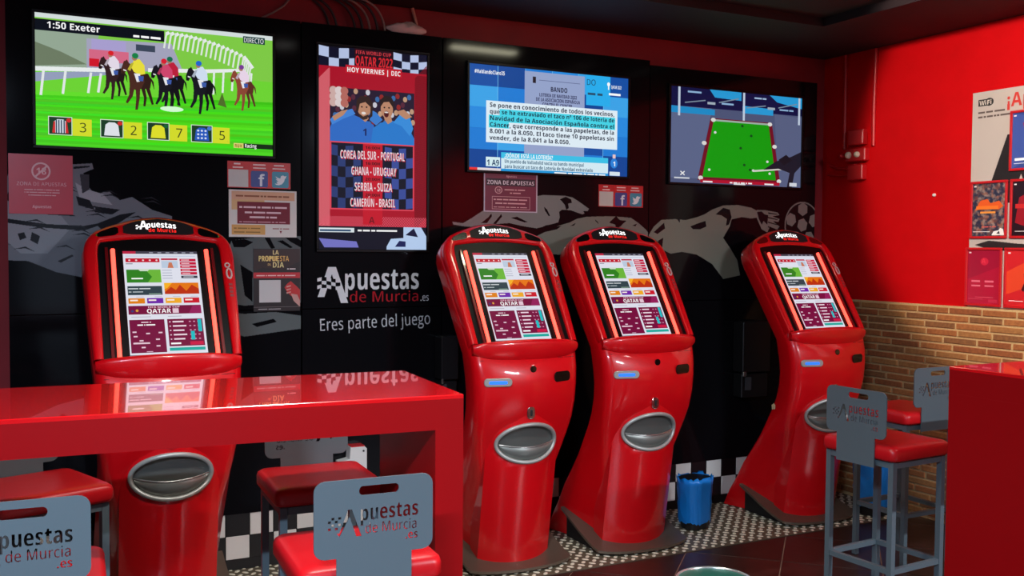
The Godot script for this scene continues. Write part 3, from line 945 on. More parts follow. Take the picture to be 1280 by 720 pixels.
func print_poster(which: int) -> Canvas:
	var c := Canvas.new(self, 240, 340, rgb(40, 36, 52))
	var w := Color.WHITE
	if which == 0:   # storm-grey poster with orange lettering
		var cloud := FastNoiseLite.new()
		cloud.seed = 12
		cloud.frequency = .022
		cloud.fractal_octaves = 4
		for y in c.h:
			for x in c.w:
				var n := cloud.get_noise_2d(x, y) * .5 + .5
				var tint := rgb(40, 42, 66).lerp(rgb(150, 128, 118), smoothstep(.35, .75, n))
				c.im.set_pixel(x, y, tint.lerp(rgb(150, 80, 60), clampf(cloud.get_noise_2d(x + 500, y) * 1.6, 0, .6)))
		c.fp([.1, .5, .25, .33, .45, .30, .55, .38, .8, .34, .92, .44, .8, .5, .5, .48], rgb(226, 90, 34))
		c.strokes([5], .13, .50, .15, rgb(240, 120, 40), true, .75)
		c.strokes([7], .25, .57, .08, rgb(236, 150, 60), true, .5)
		c.strokes([7, 2, 4], .3, .83, .05, rgb(210, 90, 80), true, .45)
		c.fr(.04, .90, .55, .91, w)
		c.fp([.6, .97, .66, .9, .8, .88, .85, .84, .93, .86, .97, .97], rgb(240, 238, 236))
		c.fp([.74, .94, .82, .89, .84, .95], rgb(40, 36, 52))
	elif which == 1:   # crimson poster
		c.fr(0, 0, 1, 1, rgb(178, 16, 52))
		c.fp([0, .0, 1, .0, 1, .3, 0, .55], rgb(160, 14, 50))
		c.el(.52, .22, .12, .07, rgb(206, 30, 60))
		c.tx("A", .44, .25, .12, rgb(226, 60, 80), true)
		c.strokes([5], .14, .60, .08, rgb(226, 110, 130), true, .30)
		c.strokes([4], .54, .60, .08, rgb(226, 110, 130), true, .32)
		c.strokes([7], .14, .68, .07, rgb(226, 110, 130), true, .30)
		c.strokes([4], .54, .68, .07, rgb(226, 110, 130), true, .32)
		c.fr(.26, .865, .8, .875, rgb(222, 90, 110))
		c.fr(.05, .90, .5, .906, rgb(222, 90, 110))
		c.fr(.66, .90, .92, .96, rgb(196, 40, 70))
	elif which == 2:   # blue evening poster
		c.fr(0, 0, 1, 1, rgb(48, 70, 140))
		c.fp([0, 0, .5, .1, .6, .6, .3, .9, 0, 1], rgb(64, 84, 160))
		c.fp([.3, .2, .7, .12, 1, .3, 1, .8, .5, .7], rgb(160, 40, 90))
		c.el(.6, .42, .2, .16, rgb(190, 60, 110))
		c.strokes([9], .1, .86, .1, w, true, .8)
		c.fr(.08, .9, .7, .91, w)
	elif which == 3:   # dark poster, red figure
		c.fr(0, 0, 1, 1, rgb(36, 14, 24))
		c.fp([.1, .75, .2, .3, .5, .2, .9, .3, 1, .75, .5, .85], rgb(150, 20, 34))
		c.strokes([5], .1, .5, .18, rgb(200, 40, 40), true, .8)
		c.el(.75, .45, .1, .06, rgb(90, 130, 40))
		c.fr(.1, .9, .6, .91, w)
	else:   # orange red poster with a runner
		c.fr(0, 0, 1, 1, rgb(206, 34, 40))
		c.fp([0, .4, .6, .2, 1, .3, 1, .8, .4, .7, 0, .8], rgb(226, 70, 40))
		c.fp([.5, .42, .62, .38, .7, .44, .64, .6, .74, .7, .66, .72, .58, .62, .5, .74, .44, .7, .52, .58], rgb(60, 14, 24))
		c.el(.6, .35, .04, .03, rgb(60, 14, 24))
		c.fr(.1, .9, .5, .91, w)
	c.fr(.05, .05, .12, .075, rgb(235, 225, 225))
	return c

# ------------------------------------------------------------------ the betting terminal
const HEAD_U := Vector3(0, 0.8354, -0.5495)
const HEAD_N := Vector3(0, 0.5495, 0.8354)
const HEAD_O := Vector3(0, 1.16, 0.592)
# half width of the head by distance up its sloping face
const HEAD_W := [[0.0, .305], [.15, .312], [.35, .319], [.5, .325], [.54, .323], [.58, .313], [.61, .297], [.635, .272], [.662, .22], [.687, .155], [.70, .115], [.711, .062], [.717, .012]]
# below the head: front z, front y, back z, back y, half width at the back, bulge of the front, half width in front
const TRUNK := [[0.592, 1.16, 0.496, 1.097, 0.305, 0, 0.305], [0.626, 1.1, 0.503, 1.04, 0.3, 0.02, 0.3], [0.643, 1.03, 0.511, 0.98, 0.296, 0.04, 0.296], [0.65, 0.95, 0.517, 0.91, 0.293, 0.05, 0.291], [0.646, 0.86, 0.507, 0.83, 0.29, 0.05, 0.286], [0.63, 0.77, 0.482, 0.75, 0.287, 0.04, 0.278], [0.604, 0.69, 0.446, 0.68, 0.284, 0.02, 0.266], [0.575, 0.6, 0.405, 0.6, 0.288, 0, 0.245], [0.545, 0.5, 0.345, 0.5, 0.288, 0, 0.218], [0.52, 0.4, 0.272, 0.4, 0.288, 0, 0.198], [0.5, 0.3, 0.195, 0.3, 0.288, 0, 0.186], [0.485, 0.2, 0.135, 0.2, 0.288, 0, 0.178], [0.475, 0.1, 0.065, 0.1, 0.288, 0, 0.172], [0.465, 0.002, 0.012, 0.002, 0.288, 0, 0.17]]

func body_ring(f: Vector3, b: Vector3, w: float, bulge: float, wf := -1.0) -> PackedVector3Array:
	var dir := f - b
	var d := dir.length()
	dir /= d
	var rf := minf(minf(.045, w * .9), d * .45)
	var rb := minf(minf(.02, w * .9), d * .4)
	var p := []
	for k in 4:
		var a := deg_to_rad(270.0 - 30.0 * k)
		p.append(Vector2(-w + rb + rb * cos(a), rb + rb * sin(a)))
	for k in 6:
		var a := deg_to_rad(180.0 - 18.0 * k)
		p.append(Vector2(-w + rf + rf * cos(a), d - rf + rf * sin(a)))
	for k in range(1, 10):
		p.append(Vector2(lerpf(-w + rf, w - rf, k / 10.0), d))
	for k in 6:
		var a := deg_to_rad(90.0 - 18.0 * k)
		p.append(Vector2(w - rf + rf * cos(a), d - rf + rf * sin(a)))
	for k in 4:
		var a := deg_to_rad(-30.0 * k)
		p.append(Vector2(w - rb + rb * cos(a), rb + rb * sin(a)))
	var r := PackedVector3Array()
	for q in p:
		var s: float = q.y
		if s > d * .5:
			s += bulge * (1.0 - pow(q.x / w, 2)) * (s / d)
		var nar := lerpf(1.0, wf / w, clampf(s / d, 0, 1)) if wf > 0.0 else 1.0
		r.append(Vector3(q.x * nar, b.y, b.z) + dir * s)
	return r

func trunk_front(x: float, y: float) -> float:
	for i in TRUNK.size() - 1:
		var a = TRUNK[i]
		var b = TRUNK[i + 1]
		if y <= a[1] and y >= b[1]:
			var f: float = (a[1] - y) / (a[1] - b[1])
			return lerpf(a[0], b[0], f) + lerpf(a[5], b[5], f) * (1.0 - pow(x / lerpf(a[4], b[4], f), 2))
	return .6

func curve(tab: Array, x: float) -> float:
	for i in tab.size() - 1:
		if x <= tab[i + 1][0]:
			return lerpf(tab[i][1], tab[i + 1][1], clampf((x - tab[i][0]) / (tab[i + 1][0] - tab[i][0]), 0, 1))
	return tab[-1][1]

func column_corner(y: float) -> float:
	return lerpf(.485, .592, clampf((y - .03) / .67, 0, 1))

func column_front(x: float, y: float) -> float:
	return column_corner(y) + .085 * (1.0 - pow(x / .205, 2))

func arch_out(x: float) -> float:
	return curve([[0.0, .718], [.08, .707], [.15, .688], [.21, .664], [.272, .634], [.31, .585]], absf(x))

func arch_in(x: float) -> float:
	return .60 - .38 * x * x

func band(x0: float, x1: float, lo: float, hi: float, h: float, n := 14) -> MB:   # a patch of the arched brow of the head
	var b := MB.new()
	for side in 2:
		for i in n:
			var q := []
			for k in 2:
				var f: float = (i + k) / float(n)
				var x := lerpf(x0, x1, f)
				var pinch := .012 * pow(absf(f * 2 - 1), 6)
				q.append([x, arch_in(x) + lo + pinch, arch_out(x) - hi - pinch, f])
			var z := h if side == 0 else h - .006
			var pts := [Vector3(q[0][0], q[0][1], z), Vector3(q[0][0], q[0][2], z), Vector3(q[1][0], q[1][2], z), Vector3(q[1][0], q[1][1], z)]
			if side == 0:
				b.quad(pts[0], pts[1], pts[2], pts[3], 0, Vector2(q[0][3], 1), Vector2(q[0][3], 0), Vector2(q[1][3], 0), Vector2(q[1][3], 1))
			else:
				b.quad(pts[3], pts[2], pts[1], pts[0], 0)
				for e in [[0, 3], [2, 1]]:
					b.quad(pts[e[0]], pts[e[0]] + Vector3(0, 0, .006), pts[e[1]] + Vector3(0, 0, .006), pts[e[1]], -1, Vector2(.01, .01), Vector2(.01, .01), Vector2(.01, .01), Vector2(.01, .01))
	return b

func resample(p: PackedVector2Array, n: int) -> PackedVector2Array:
	var total := 0.0
	for i in p.size() - 1:
		total += p[i].distance_to(p[i + 1])
	var out := PackedVector2Array()
	for k in n:
		var want := total * k / (n - 1.0)
		var run := 0.0
		for i in p.size() - 1:
			var l := p[i].distance_to(p[i + 1])
			if run + l >= want - 1e-6 or i == p.size() - 2:
				out.append(p[i].lerp(p[i + 1], clampf((want - run) / maxf(l, 1e-6), 0, 1)))
				break
			run += l
	return out

func make_terminal() -> Node3D:
	var root := thing("betting_terminal", "x", "betting terminal", Vector3.ZERO, 0, "red betting terminals along the panels")
	# one shell from the brow down to the rear foot
	var rings := []
	for i in range(HEAD_W.size() - 1, 0, -1):
		var v: float = HEAD_W[i][0]
		var th := lerpf(.115, .122, v / .717)
		var f := HEAD_O + HEAD_U * v
		rings.append(body_ring(f, f - HEAD_N * th, HEAD_W[i][1], 0.0))
	for t in TRUNK:
		rings.append(body_ring(Vector3(0, t[1], t[0]), Vector3(0, t[3], t[2]), t[4], t[5], t[6]))
	var b := MB.new()
	b.loft(rings)
	part("body", b, M.terminal_red, root)
	# lower front column with a hollow for the pay-out tray
	b = MB.new()
	rings = []
	var ys := []
	for i in 23:
		ys.append(.02 + i * .03)
	for i in 10:
		ys.append(.69 + i * .012)
	for y in ys:
		var w: float = .205 if y < .68 else maxf(.012, .205 * sqrt(maxf(0.0, 1.0 - pow((y - .68) / .123, 2))))
		var r := PackedVector3Array()
		r.append(Vector3(-w, y, .40))
		for k in 33:
			var x := lerpf(-w, w, k / 32.0)
			var z := column_corner(y) + .085 * (1.0 - pow(x / .205, 2))
			var e := pow(x / .165, 2) + pow((y - .655) / .095, 2)
			if e < 1.0:
				z -= .055 * minf(1.0, (1.0 - e) * 4.0)
			r.append(Vector3(x, y, z))
		r.append(Vector3(w, y, .40))
		rings.append(r)
	var fronts := []
	var lefts := []
	var rights := []
	for r in rings:
		fronts.append(r.slice(1, 34))
		lefts.append(r.slice(0, 2))
		rights.append(r.slice(33, 35))
	b.loft(fronts, false, 1, false)
	b.loft(lefts, false, 2, false)
	b.loft(rights, false, 3, false)
	part("column", b, M.terminal_red, root)
	# pay-out tray
	b = MB.new()
	var last := []
	for i in 11:
		var rr := i / 10.0
		var ring := PackedVector3Array()
		for k in 36:
			var a := TAU * k / 36
			var x := .165 * rr * cos(a)
			var y := .655 + .095 * rr * sin(a)
			ring.append(Vector3(x, y, column_front(x, y) + .004 - .05 * sqrt(maxf(0.0, 1.0 - rr * rr)) * (1.0 if rr < .99 else 0.0)))
		last.append(ring)
	b.loft(last, false)
	var tray := part("tray", b, M.tray_metal, root, "dark metal pay-out bowl")
	b = MB.new()
	var path := []
	for k in 48:
		var a := TAU * k / 48
		var x := .166 * cos(a)
		var y := .655 + .097 * sin(a)
		path.append(Vector3(x, y, column_front(x, y) + .003))
	b.tube(path, .0105, 8, true)
	part("rim", b, M.tray_rim, tray)
	b = MB.new()
	var rows := []
	for j in 7:
		var row := PackedVector3Array()
		for k in 25:
			var x := .152 * (k / 12.0 - 1.0)
			var low := -.086 * sqrt(maxf(0.0, 1.0 - pow(x / .156, 2)))
			var high := -.004 - .016 * (1.0 - pow(x / .152, 2))
			var y: float = .655 + lerpf(low, minf(high, low + .09), j / 6.0)
			row.append(Vector3(x, y, column_front(x, y) - .004 + .01 * sin(PI * j / 6.0)))
		rows.append(row)
	b.loft(rows, false, 0, false)
	part("flap", b, M.tray_flap, tray)
	b = MB.new()
	path = []
	for k in 25:
		path.append(rows[6][k] + Vector3(0, 0, .002))
	b.tube(path, .004, 6)
	part("lip", b, M.steel, tray)
	# sloping metal foot plate with a black wedge filling the dark gap below it
	b = MB.new()
	rows = []
	for s in [0.0, -.014]:
		for j in 9:
			var row := PackedVector3Array()
			for k in 17:
				var x := .29 * (k / 8.0 - 1.0)
				var zf := .585 + .125 * sqrt(maxf(0.0, 1.0 - pow(x / .31, 2))) - .125 * sqrt(1.0 - pow(.29 / .31, 2))
				var z := lerpf(.18, zf, j / 8.0)
				var y := curve([[.18, .165], [.40, .075], [.52, .036], [.60, .024], [.75, .017]], z)
				row.append(Vector3(x, maxf(y + s, .002), z))
			rows.append(row)
	for pairs in [range(0, 8), range(9, 17)]:
		for j in pairs:
			for k in 16:
				if j < 9:
					b.quad(rows[j][k], rows[j + 1][k], rows[j + 1][k + 1], rows[j][k + 1], 0)
				else:
					b.quad(rows[j][k + 1], rows[j + 1][k + 1], rows[j + 1][k], rows[j][k], 0)
	for k in 16:
		b.quad(rows[8][k], rows[17][k], rows[17][k + 1], rows[8][k + 1], -1)
		b.quad(rows[0][k + 1], rows[9][k + 1], rows[9][k], rows[0][k], -1)
	for j in 8:
		b.quad(rows[j][0], rows[j + 9][0], rows[j + 10][0], rows[j + 1][0], -1)
		b.quad(rows[j + 1][16], rows[j + 10][16], rows[j + 9][16], rows[j][16], -1)
	part("foot_plate", b, M.foot_metal, root, "sloping brown-grey metal foot plate")
	b = MB.new()
	b.xf = Transform3D(Basis(Vector3(0, 0, 1), Vector3(0, 1, 0), Vector3(-1, 0, 0)), Vector3.ZERO)
	b.slab(PackedVector2Array([Vector2(.20, .001), Vector2(.53, .001), Vector2(.50, .022), Vector2(.20, .135)]), -.262, .262)
	part("dark_gap_wedge", b, M.black, root)
	# head: dark bezel, raised red rim, screen, two light strips
	var ht := Transform3D(Basis(Vector3.RIGHT, HEAD_U, HEAD_N), HEAD_O)
	var inner := PackedVector2Array([Vector2(-.262, -.012), Vector2(-.262, .52), Vector2(-.258, .556)])
	var outer := PackedVector2Array()
	for t in HEAD_W:
		outer.append(Vector2(-t[1] + .004, (t[0] - .012) if t[0] < .01 else t[0] - .003))
	for i in 21:
		var x := lerpf(-.25, .25, i / 20.0)
		inner.append(Vector2(x, arch_in(x)))
	inner.append_array(PackedVector2Array([Vector2(.258, .556), Vector2(.262, .52), Vector2(.262, -.012)]))
	for i in range(HEAD_W.size() - 1, -1, -1):
		var t = HEAD_W[i]
		outer.append(Vector2(t[1] - .004, (t[0] - .012) if t[0] < .01 else t[0] - .003))
	b = MB.new()
	b.xf = ht
	b.slab(inner, .001, .004)
	part("bezel", b, M.bezel, root)
	b = MB.new()
	b.xf = ht
	var n := 72
	var ro := resample(outer, n)
	var ri := resample(inner, n)
	var prof := [[0.0, -.03], [0.0, .008], [.12, .017], [.30, .021], [.75, .021], [.93, .017], [1.0, .008], [1.0, -.001]]
	for i in n - 1:
		for k in prof.size() - 1:
			var q := []
			for e in [[i, k], [i, k + 1], [i + 1, k + 1], [i + 1, k]]:
				var p2: Vector2 = ro[e[0]].lerp(ri[e[0]], prof[e[1]][0])
				q.append(Vector3(p2.x, p2.y, prof[e[1]][1]))
			b.quad(q[0], q[1], q[2], q[3], 0)
	part("head_rim", b, M.terminal_red, root)
	b = sheet(.318, .537, .003)
	var sc := part("screen", b, M.terminal_screen, root, "lit upright touch screen with betting menus")
	sc.transform = ht * Transform3D(Basis(), Vector3(0, .2605, .0045))
	for s in [-1, 1]:
		b = MB.new()
		b.xf = ht
		b.tube([Vector3(s * .2, -.004, .011), Vector3(s * .2, .27, .011), Vector3(s * .2, .535, .011)], .0092, 10)
		part("light_strip", b, M.led, root, "glowing red light strip")
		b = MB.new()
		b.xf = ht
		b.bar(Vector3(s * .226, -.01, .008), Vector3(s * .226, .545, .008), .014, .012)
		part("strip_holder", b, M.holder_red, root)
		b = MB.new()
		b.xf = ht
		var x0 := .172 if s > 0 else -.268
		var pb := band(x0, x0 + .096, .018, .024, .0225, 8)
		for i in pb.v.size():
			pb.v[i] = ht * pb.v[i]
		part("speaker_window", pb, M.black_gloss, root, "dark speaker window")
	var sb := band(-.152, .152, .014, .022, .0235, 18)
	for i in sb.v.size():
		sb.v[i] = ht * sb.v[i]
	part("sign", sb, M.terminal_sign, root, "lit name sign with white and red letters")
	# lip below the screen
	b = MB.new()
	b.xf = ht
	rings = []
	for k in 25:
		var x := .296 * (k / 12.0 - 1.0)
		var e := sqrt(maxf(0.0, 1.0 - pow(x / .299, 2)))
		var d := .010 + .062 * e
		var r := PackedVector3Array()
		for q in [[0.0, .008], [d * .90, .001], [d * .98, -.004], [d, -.010 - .004 * e], [d * .94, -.014 - .012 * e], [d * .6, -.017 - .042 * e], [d * .2, -.020 - .066 * e], [-.02, -.022 - .074 * e]]:
			r.append(Vector3(x, q[1] - .022, q[0]))
		rings.append(r)
	b.loft(rings)
	part("lip", b, M.terminal_red, root, "curved red lip below the screen")
	# fittings on the belly
	b = MB.new()
	b.slab(rrect(.142, .042, .019), 0, .010, .003)
	var slot := part("card_slot", b, M.tray_rim, root, "card slot lit blue")
	slot.position = Vector3(-.185, .972, trunk_front(-.185, .972) - .002)
	slot.rotation_degrees = Vector3(0, -14, 0)
	b = MB.new()
	b.slab(rrect(.092, .015, .007), .009, .0125)
	part("slot_light", b, M.blue_led, slot)
	b = MB.new()
	b.slab(rrect(.108, .052, .02), 0, .006, .002)
	var coin := part("coin_slot", b, M.black_gloss, root, "black coin opening")
	coin.position = Vector3(.175, .985, trunk_front(.175, .985) - .001)
	coin.rotation_degrees = Vector3(0, 14, 0)
	b = MB.new()
	b.slab(ellipse(.017, .017), 0, .006)
	var eye := part("reader_window", b, M.black_gloss, root)
	eye.position = Vector3(.006, 1.03, trunk_front(.006, 1.03) - .002)
	b = MB.new()
	b.slab(rrect(.044, .062, .02), 0, .009, .003)
	var lock := part("lock", b, M.chrome, root, "chrome lock plate")
	lock.position = Vector3(-.005, .812, trunk_front(-.005, .812) - .002)
	b = MB.new()
	b.slab(rrect(.012, .032, .005), .008, .011)
	part("keyhole", b, M.black, lock)
	b = MB.new()
	var seam := []
	for k in 31:
		var x := .265 * (k / 15.0 - 1.0)
		seam.append(Vector3(x, 1.078, trunk_front(x, 1.078) - .0005))
	b.tube(seam, .0016, 5)
	part("seam", b, M.black, root)
	# raised emblem on the right-hand rim of the head
	b = MB.new()
	b.xf = ht
	path = []
	for k in 20:
		var a := TAU * k / 20
		path.append(Vector3(.288 + .011 * cos(a), .40 + .026 * sin(a), .023))
	b.tube(path, .0045, 6, true)
	path = []
	for k in 14:
		var a := TAU * k / 14
		path.append(Vector3(.284 + .010 * cos(a), .445 + .011 * sin(a), .023))
	b.tube(path, .0038, 6, true)
	part("emblem", b, M.emblem, root, "pale looped emblem")
	b = MB.new()
	b.xf = ht
	for k in 4:
		b.box(Vector3(.289, .285 + k * .019, .0215), Vector3(.016, .012, .003))
	part("lettering", b, M.emblem_dark, root)
	var l := AreaLight3D.new()
	l.name = "screen_glow"
	l.light_color = rgb(240, 225, 240)
	l.light_energy = .02
	l.area_size = Vector2(.33, .55)
	l.area_range = 8.0
	l.area_attenuation = 2.0
	l.shadow_enabled = true
	root.add_child(l)
	l.transform = ht * Transform3D(Basis(Vector3.UP, PI), Vector3(0, .26, .02))
	return root

# ------------------------------------------------------------------ stool and table
func plate_mesh() -> ArrayMesh:   # sheet-steel back with a hand slot and the name cut through
	var holes := []
	var out := PackedVector2Array()
	for p in rrect(.316, .20, .028, Vector2(0, .945), 5):
		out.append(p)
	var neck := PackedVector2Array([Vector2(-.10, .72), Vector2(.10, .72), Vector2(.10, .8451), Vector2(-.10, .8451)])
	holes.append(rrect(.106, .024, .011, Vector2(.012, 1.014), 5))
	for l in [["puestas", -.040, .936, .056, true, .160], ["de Murcia", -.026, .902, .037, false, .142], [".es", .082, .876, .030, true, .036]]:
		for p in lettering(l[0], 0, 0, l[3], l[4], l[5]):
			var q := PackedVector2Array()
			for k in p:
				q.append(Vector2(l[1] + k.x, l[2] - k.y))
			holes.append(q)
	holes.append(PackedVector2Array([Vector2(-.100, .910), Vector2(-.092, .910), Vector2(-.070, .968), Vector2(-.060, .968), Vector2(-.034, .896), Vector2(-.048, .896), Vector2(-.066, .950), Vector2(-.078, .925), Vector2(-.092, .9)]))
	for i in 4:
		for j in 4:
			if (i + j) % 2 == 0:
				holes.append(rrect(.0076, .0076, .001, Vector2(-.118 + i * .0088, .922 + j * .0088), 1))
	var b := MB.new()
	var dy := .0012
	var y := .72
	while y < 1.0449:
		var sp := spans([out] + holes if y + dy / 2 > .8451 else [neck], y + dy / 2)
		for i in range(0, sp.size() - 1, 2):
			if sp[i + 1] - sp[i] > .0004:
				var w: float = sp[i + 1] - sp[i]
				b.box(Vector3((sp[i] + sp[i + 1]) / 2, y + dy / 2, 0), Vector3(w, dy, .005))
		y += dy
	return b.commit()

func make_stool() -> Node3D:   # sits towards -z, its back plate at +z
	var root := thing("bar_stool", "x", "stool", Vector3.ZERO, 0, "red bar stools with grey cut-out backs")
	var b := MB.new()
	b.xf = Transform3D(Basis(Vector3(1, 0, 0), Vector3(0, 0, -1), Vector3(0, 1, 0)), Vector3.ZERO)
	# cushion: rounded and slightly crowned
	var rings := []
	for q in [[.02, .752], [.006, .756], [0.0, .766], [0.0, .795], [.004, .808], [.014, .816], [.05, .820], [.12, .822]]:
		var r := PackedVector3Array()
		for p in rrect(.39 - 2 * q[0], .38 - 2 * q[0], .03, Vector2.ZERO, 4):
			r.append(Vector3(p.x, q[1], p.y))
		r.reverse()
		rings.append(r)
	b.xf = Transform3D()
	b.loft(rings)
	part("seat", b, M.vinyl, root)
	for x in [-1, 1]:
		for z in [-1, 1]:
			b = MB.new()
			b.bar(Vector3(x * .165, .0, z * .16), Vector3(x * .165, .752, z * .16), .025)
			part("leg", b, M.stool_grey, root)
	b = MB.new()
	for s in [-1, 1]:
		b.bar(Vector3(-.1525, .738, s * .16), Vector3(.1525, .738, s * .16), .025)
		b.bar(Vector3(s * .165, .738, -.1475), Vector3(s * .165, .738, .1475), .025)
	part("seat_frame", b, M.stool_grey, root)
	for s in [-1, 1]:
		b = MB.new()
		b.bar(Vector3(-.1525, .285, s * .16), Vector3(.1525, .285, s * .16), .022)
		part("stretcher", b, M.stool_grey, root)
		b = MB.new()
		b.bar(Vector3(s * .165, .285, -.1475), Vector3(s * .165, .285, .1475), .022)
		part("stretcher", b, M.stool_grey, root)
	var p := part("backrest", plate_mesh(), M.stool_grey, root, "grey steel plate with hand slot and cut-out name")
	p.position = Vector3(0, 0, .196)
	return root

func place(proto: Node3D, n: int, label: String, at: Vector3, turn := 0.0) -> Node3D:
	var o := proto
	if n > 0:
		o = proto.duplicate()
		o.name = numbered(String(proto.name))
		add_child(o)
	o.position = at
	o.rotation_degrees.y = turn
	o.set_meta("label", label)
	return o

func make_table(label: String, length: float, depth: float) -> Node3D:
	# origin: floor below the front right corner; the table runs to -x and -z
	var root := thing("bar_table", label, "table")
	var h := 1.205
	var b := MB.new()
	var corner := func(q: Array) -> PackedVector3Array:
		return PackedVector3Array([Vector3(-length + q[0], q[1], -depth + q[0]), Vector3(-length + q[0], q[1], -q[0]), Vector3(-q[0], q[1], -q[0]), Vector3(-q[0], q[1], -depth + q[0])])
	b.loft([corner.call([.0, h - .012]), corner.call([.0, h - .002]), corner.call([.002, h])], true, -1)
	part("tabletop", b, M.table_red, root)
	b = MB.new()   # apron, hollow underneath
	b.loft([corner.call([.045, h - .0121]), corner.call([.045, h - .102]), corner.call([.0, h - .102]), corner.call([.0, h - .0121])], false, -1)
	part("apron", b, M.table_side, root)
	for x in [-.0435, -length + .0435]:
		b = MB.new()
		b.box(Vector3(x, (h - .102) / 2, -depth / 2), Vector3(.087, h - .1022, depth))
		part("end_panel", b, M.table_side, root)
	return root

# ------------------------------------------------------------------ lamps, bins, small things
func downlight(at: Vector3, label: String, energy: float, color: Color, cone := 62.0, aim := Vector3.DOWN, blend := 0.6, face := 5.0) -> void:
	var o := thing("unseen_ceiling_light", label, "ceiling light", at, 0, "ceiling lights out of view")
	var b := MB.new()
	b.lathe([[.10, .0], [.104, -.012], [.092, -.016], [.086, -.006], [.086, .0]], 28)
	part("trim_ring", b, M.steel, o)
	b = MB.new()
	b.lathe([[.085, -.001], [.085, -.008]], 28)
	part("light_disc", b, glow(color, face), o, "glowing lamp face")
	var l := SpotLight3D.new()
	l.name = "lamp"
	l.light_color = color
	l.light_energy = energy
	l.spot_angle = cone
	l.spot_angle_attenuation = blend
	l.spot_range = 14.0
	l.spot_attenuation = 2.0
	l.light_size = .08
	l.shadow_enabled = true
	o.add_child(l)
	l.position = Vector3(0, -.02, 0)
	l.look_at_from_position(at + Vector3(0, -.02, 0), at + Vector3(0, -.02, 0) + aim, Vector3(0, .1, 1))

func tube_light(at: Vector3, label: String, energy: float, length: float, color := Color8(236, 242, 255), face := 2.0, width := .06) -> void:
	var o := thing("unseen_strip_light", label, "ceiling light", at, 0, "strip lights out of view")
	var b := MB.new()
	b.box(Vector3(0, -.02, 0), Vector3(length, .04, .14))
	part("housing", b, M.white_plastic, o)
	b = MB.new()
	b.box(Vector3(0, -.045, 0), Vector3(length - .04, .010, width))
	part("light_diffuser", b, glow(color, face), o)
	var l := AreaLight3D.new()
	l.name = "lamp"
	l.light_color = color
	l.light_energy = energy
	l.area_size = Vector2(length - .04, width)
	l.area_range = 14.0
	l.area_attenuation = 2.0
	l.shadow_enabled = true
	o.add_child(l)
	l.position = Vector3(0, -.055, 0)
	l.rotation_degrees = Vector3(-90, 0, 0)

func bin_with_bag(label: String, at: Vector3, w: float, h: float, seed_: int) -> void:
	var o := thing("waste_bin", label, "bin", at, 12.0 * seed_, "waste bins with blue bags")
	var b := MB.new()
	var rings := []
	for q in [[.78, .002], [.80, .01], [1.0, h * .97]]:
		var r := PackedVector3Array()
		for p in rrect(w * q[0], w * q[0] * .84, w * q[0] * .33, Vector2.ZERO, 6):
			r.append(Vector3(p.x, q[1], p.y))
		r.reverse()
		rings.append(r)
	b.loft(rings)
	part("bin", b, M.black_plastic, o, "dark plastic bin")
	var n := FastNoiseLite.new()
	n.seed = seed_
	n.frequency = 9.0
	b = MB.new()
	rings = []
	for j in 15:   # bag folded over the rim: down inside, up, over, down outside
		var r := PackedVector3Array()
		var f := j / 14.0
		var k := 0
		for p in rrect(1, .84, .34, Vector2.ZERO, 9):
			var y: float
			var s: float
			if j < 4:
				y = h * (.70 + .085 * j)
				s = .90 + .02 * j
			else:
				y = h * (1.0 - (j - 4) * .087)
				s = 1.07 - .014 * (j - 4)
			var wob := n.get_noise_3d(p.x * 1.2, y * 1.5, p.y * 1.2) * .16
			var pleat := sin(k * 2.3 + j * .25) * .02
			r.append(Vector3(p.x * w * (s + wob * .6 + pleat), maxf(.03, y + (wob * .16 + n.get_noise_2d(k * .9, 7) * .02 * (1.0 if j in [3, 4, 5] else 0.0) if j < 13 else n.get_noise_2d(k * .3, 4) * .03)), p.y * w * (s + wob * .6 + pleat)))
			k += 1
		r.reverse()
		rings.append(r)
	b.loft(rings, false, 0)
	part("bag", b, M.blue_bag, o, "crinkled blue plastic bag")

func television(label: String, x: float, top: float, w: float, h: float, c: Canvas, e: float, lamp_color: Color) -> void:
	var o := thing("television", label, "television", Vector3(x + w / 2, top - h / 2, .002), 0, "televisions set in the black panels")
	var b := MB.new()
	var t := .014
	for q in [[Vector2(0, h / 2 + t / 2), w + 2 * t, t], [Vector2(0, -h / 2 - t / 2), w + 2 * t, t]]:
		b.slab(rrect(q[1], q[2], .002, q[0], 1), 0, .016, .002)
	for s in [-1, 1]:
		b.slab(rrect(t, h, .002, Vector2(s * (w / 2 + t / 2), 0), 1), 0, .016, .002)
	part("bezel", b, M.bezel, o)
	part("screen", sheet(w, h, .008), lit_screen(c, e), o)
	var l := AreaLight3D.new()
	l.name = "screen_glow"
	l.light_color = lamp_color
	l.light_energy = .05
	l.area_size = Vector2(w, h)
	l.area_range = 12.0
	l.area_attenuation = 2.0
	l.shadow_enabled = true
	o.add_child(l)
	l.position = Vector3(0, 0, .02)
	l.rotation_degrees = Vector3(0, 180, 0)

func stuck(n: String, label: String, category: String, x0: float, x1: float, y0: float, y1: float, m: Material, z := .0015, group := "") -> Node3D:
	var o := part(n, sheet(x1 - x0, y1 - y0, .0012), m, self)
	o.position = Vector3((x0 + x1) / 2, (y0 + y1) / 2, z)
	tag(o, label, category, group)
	return o

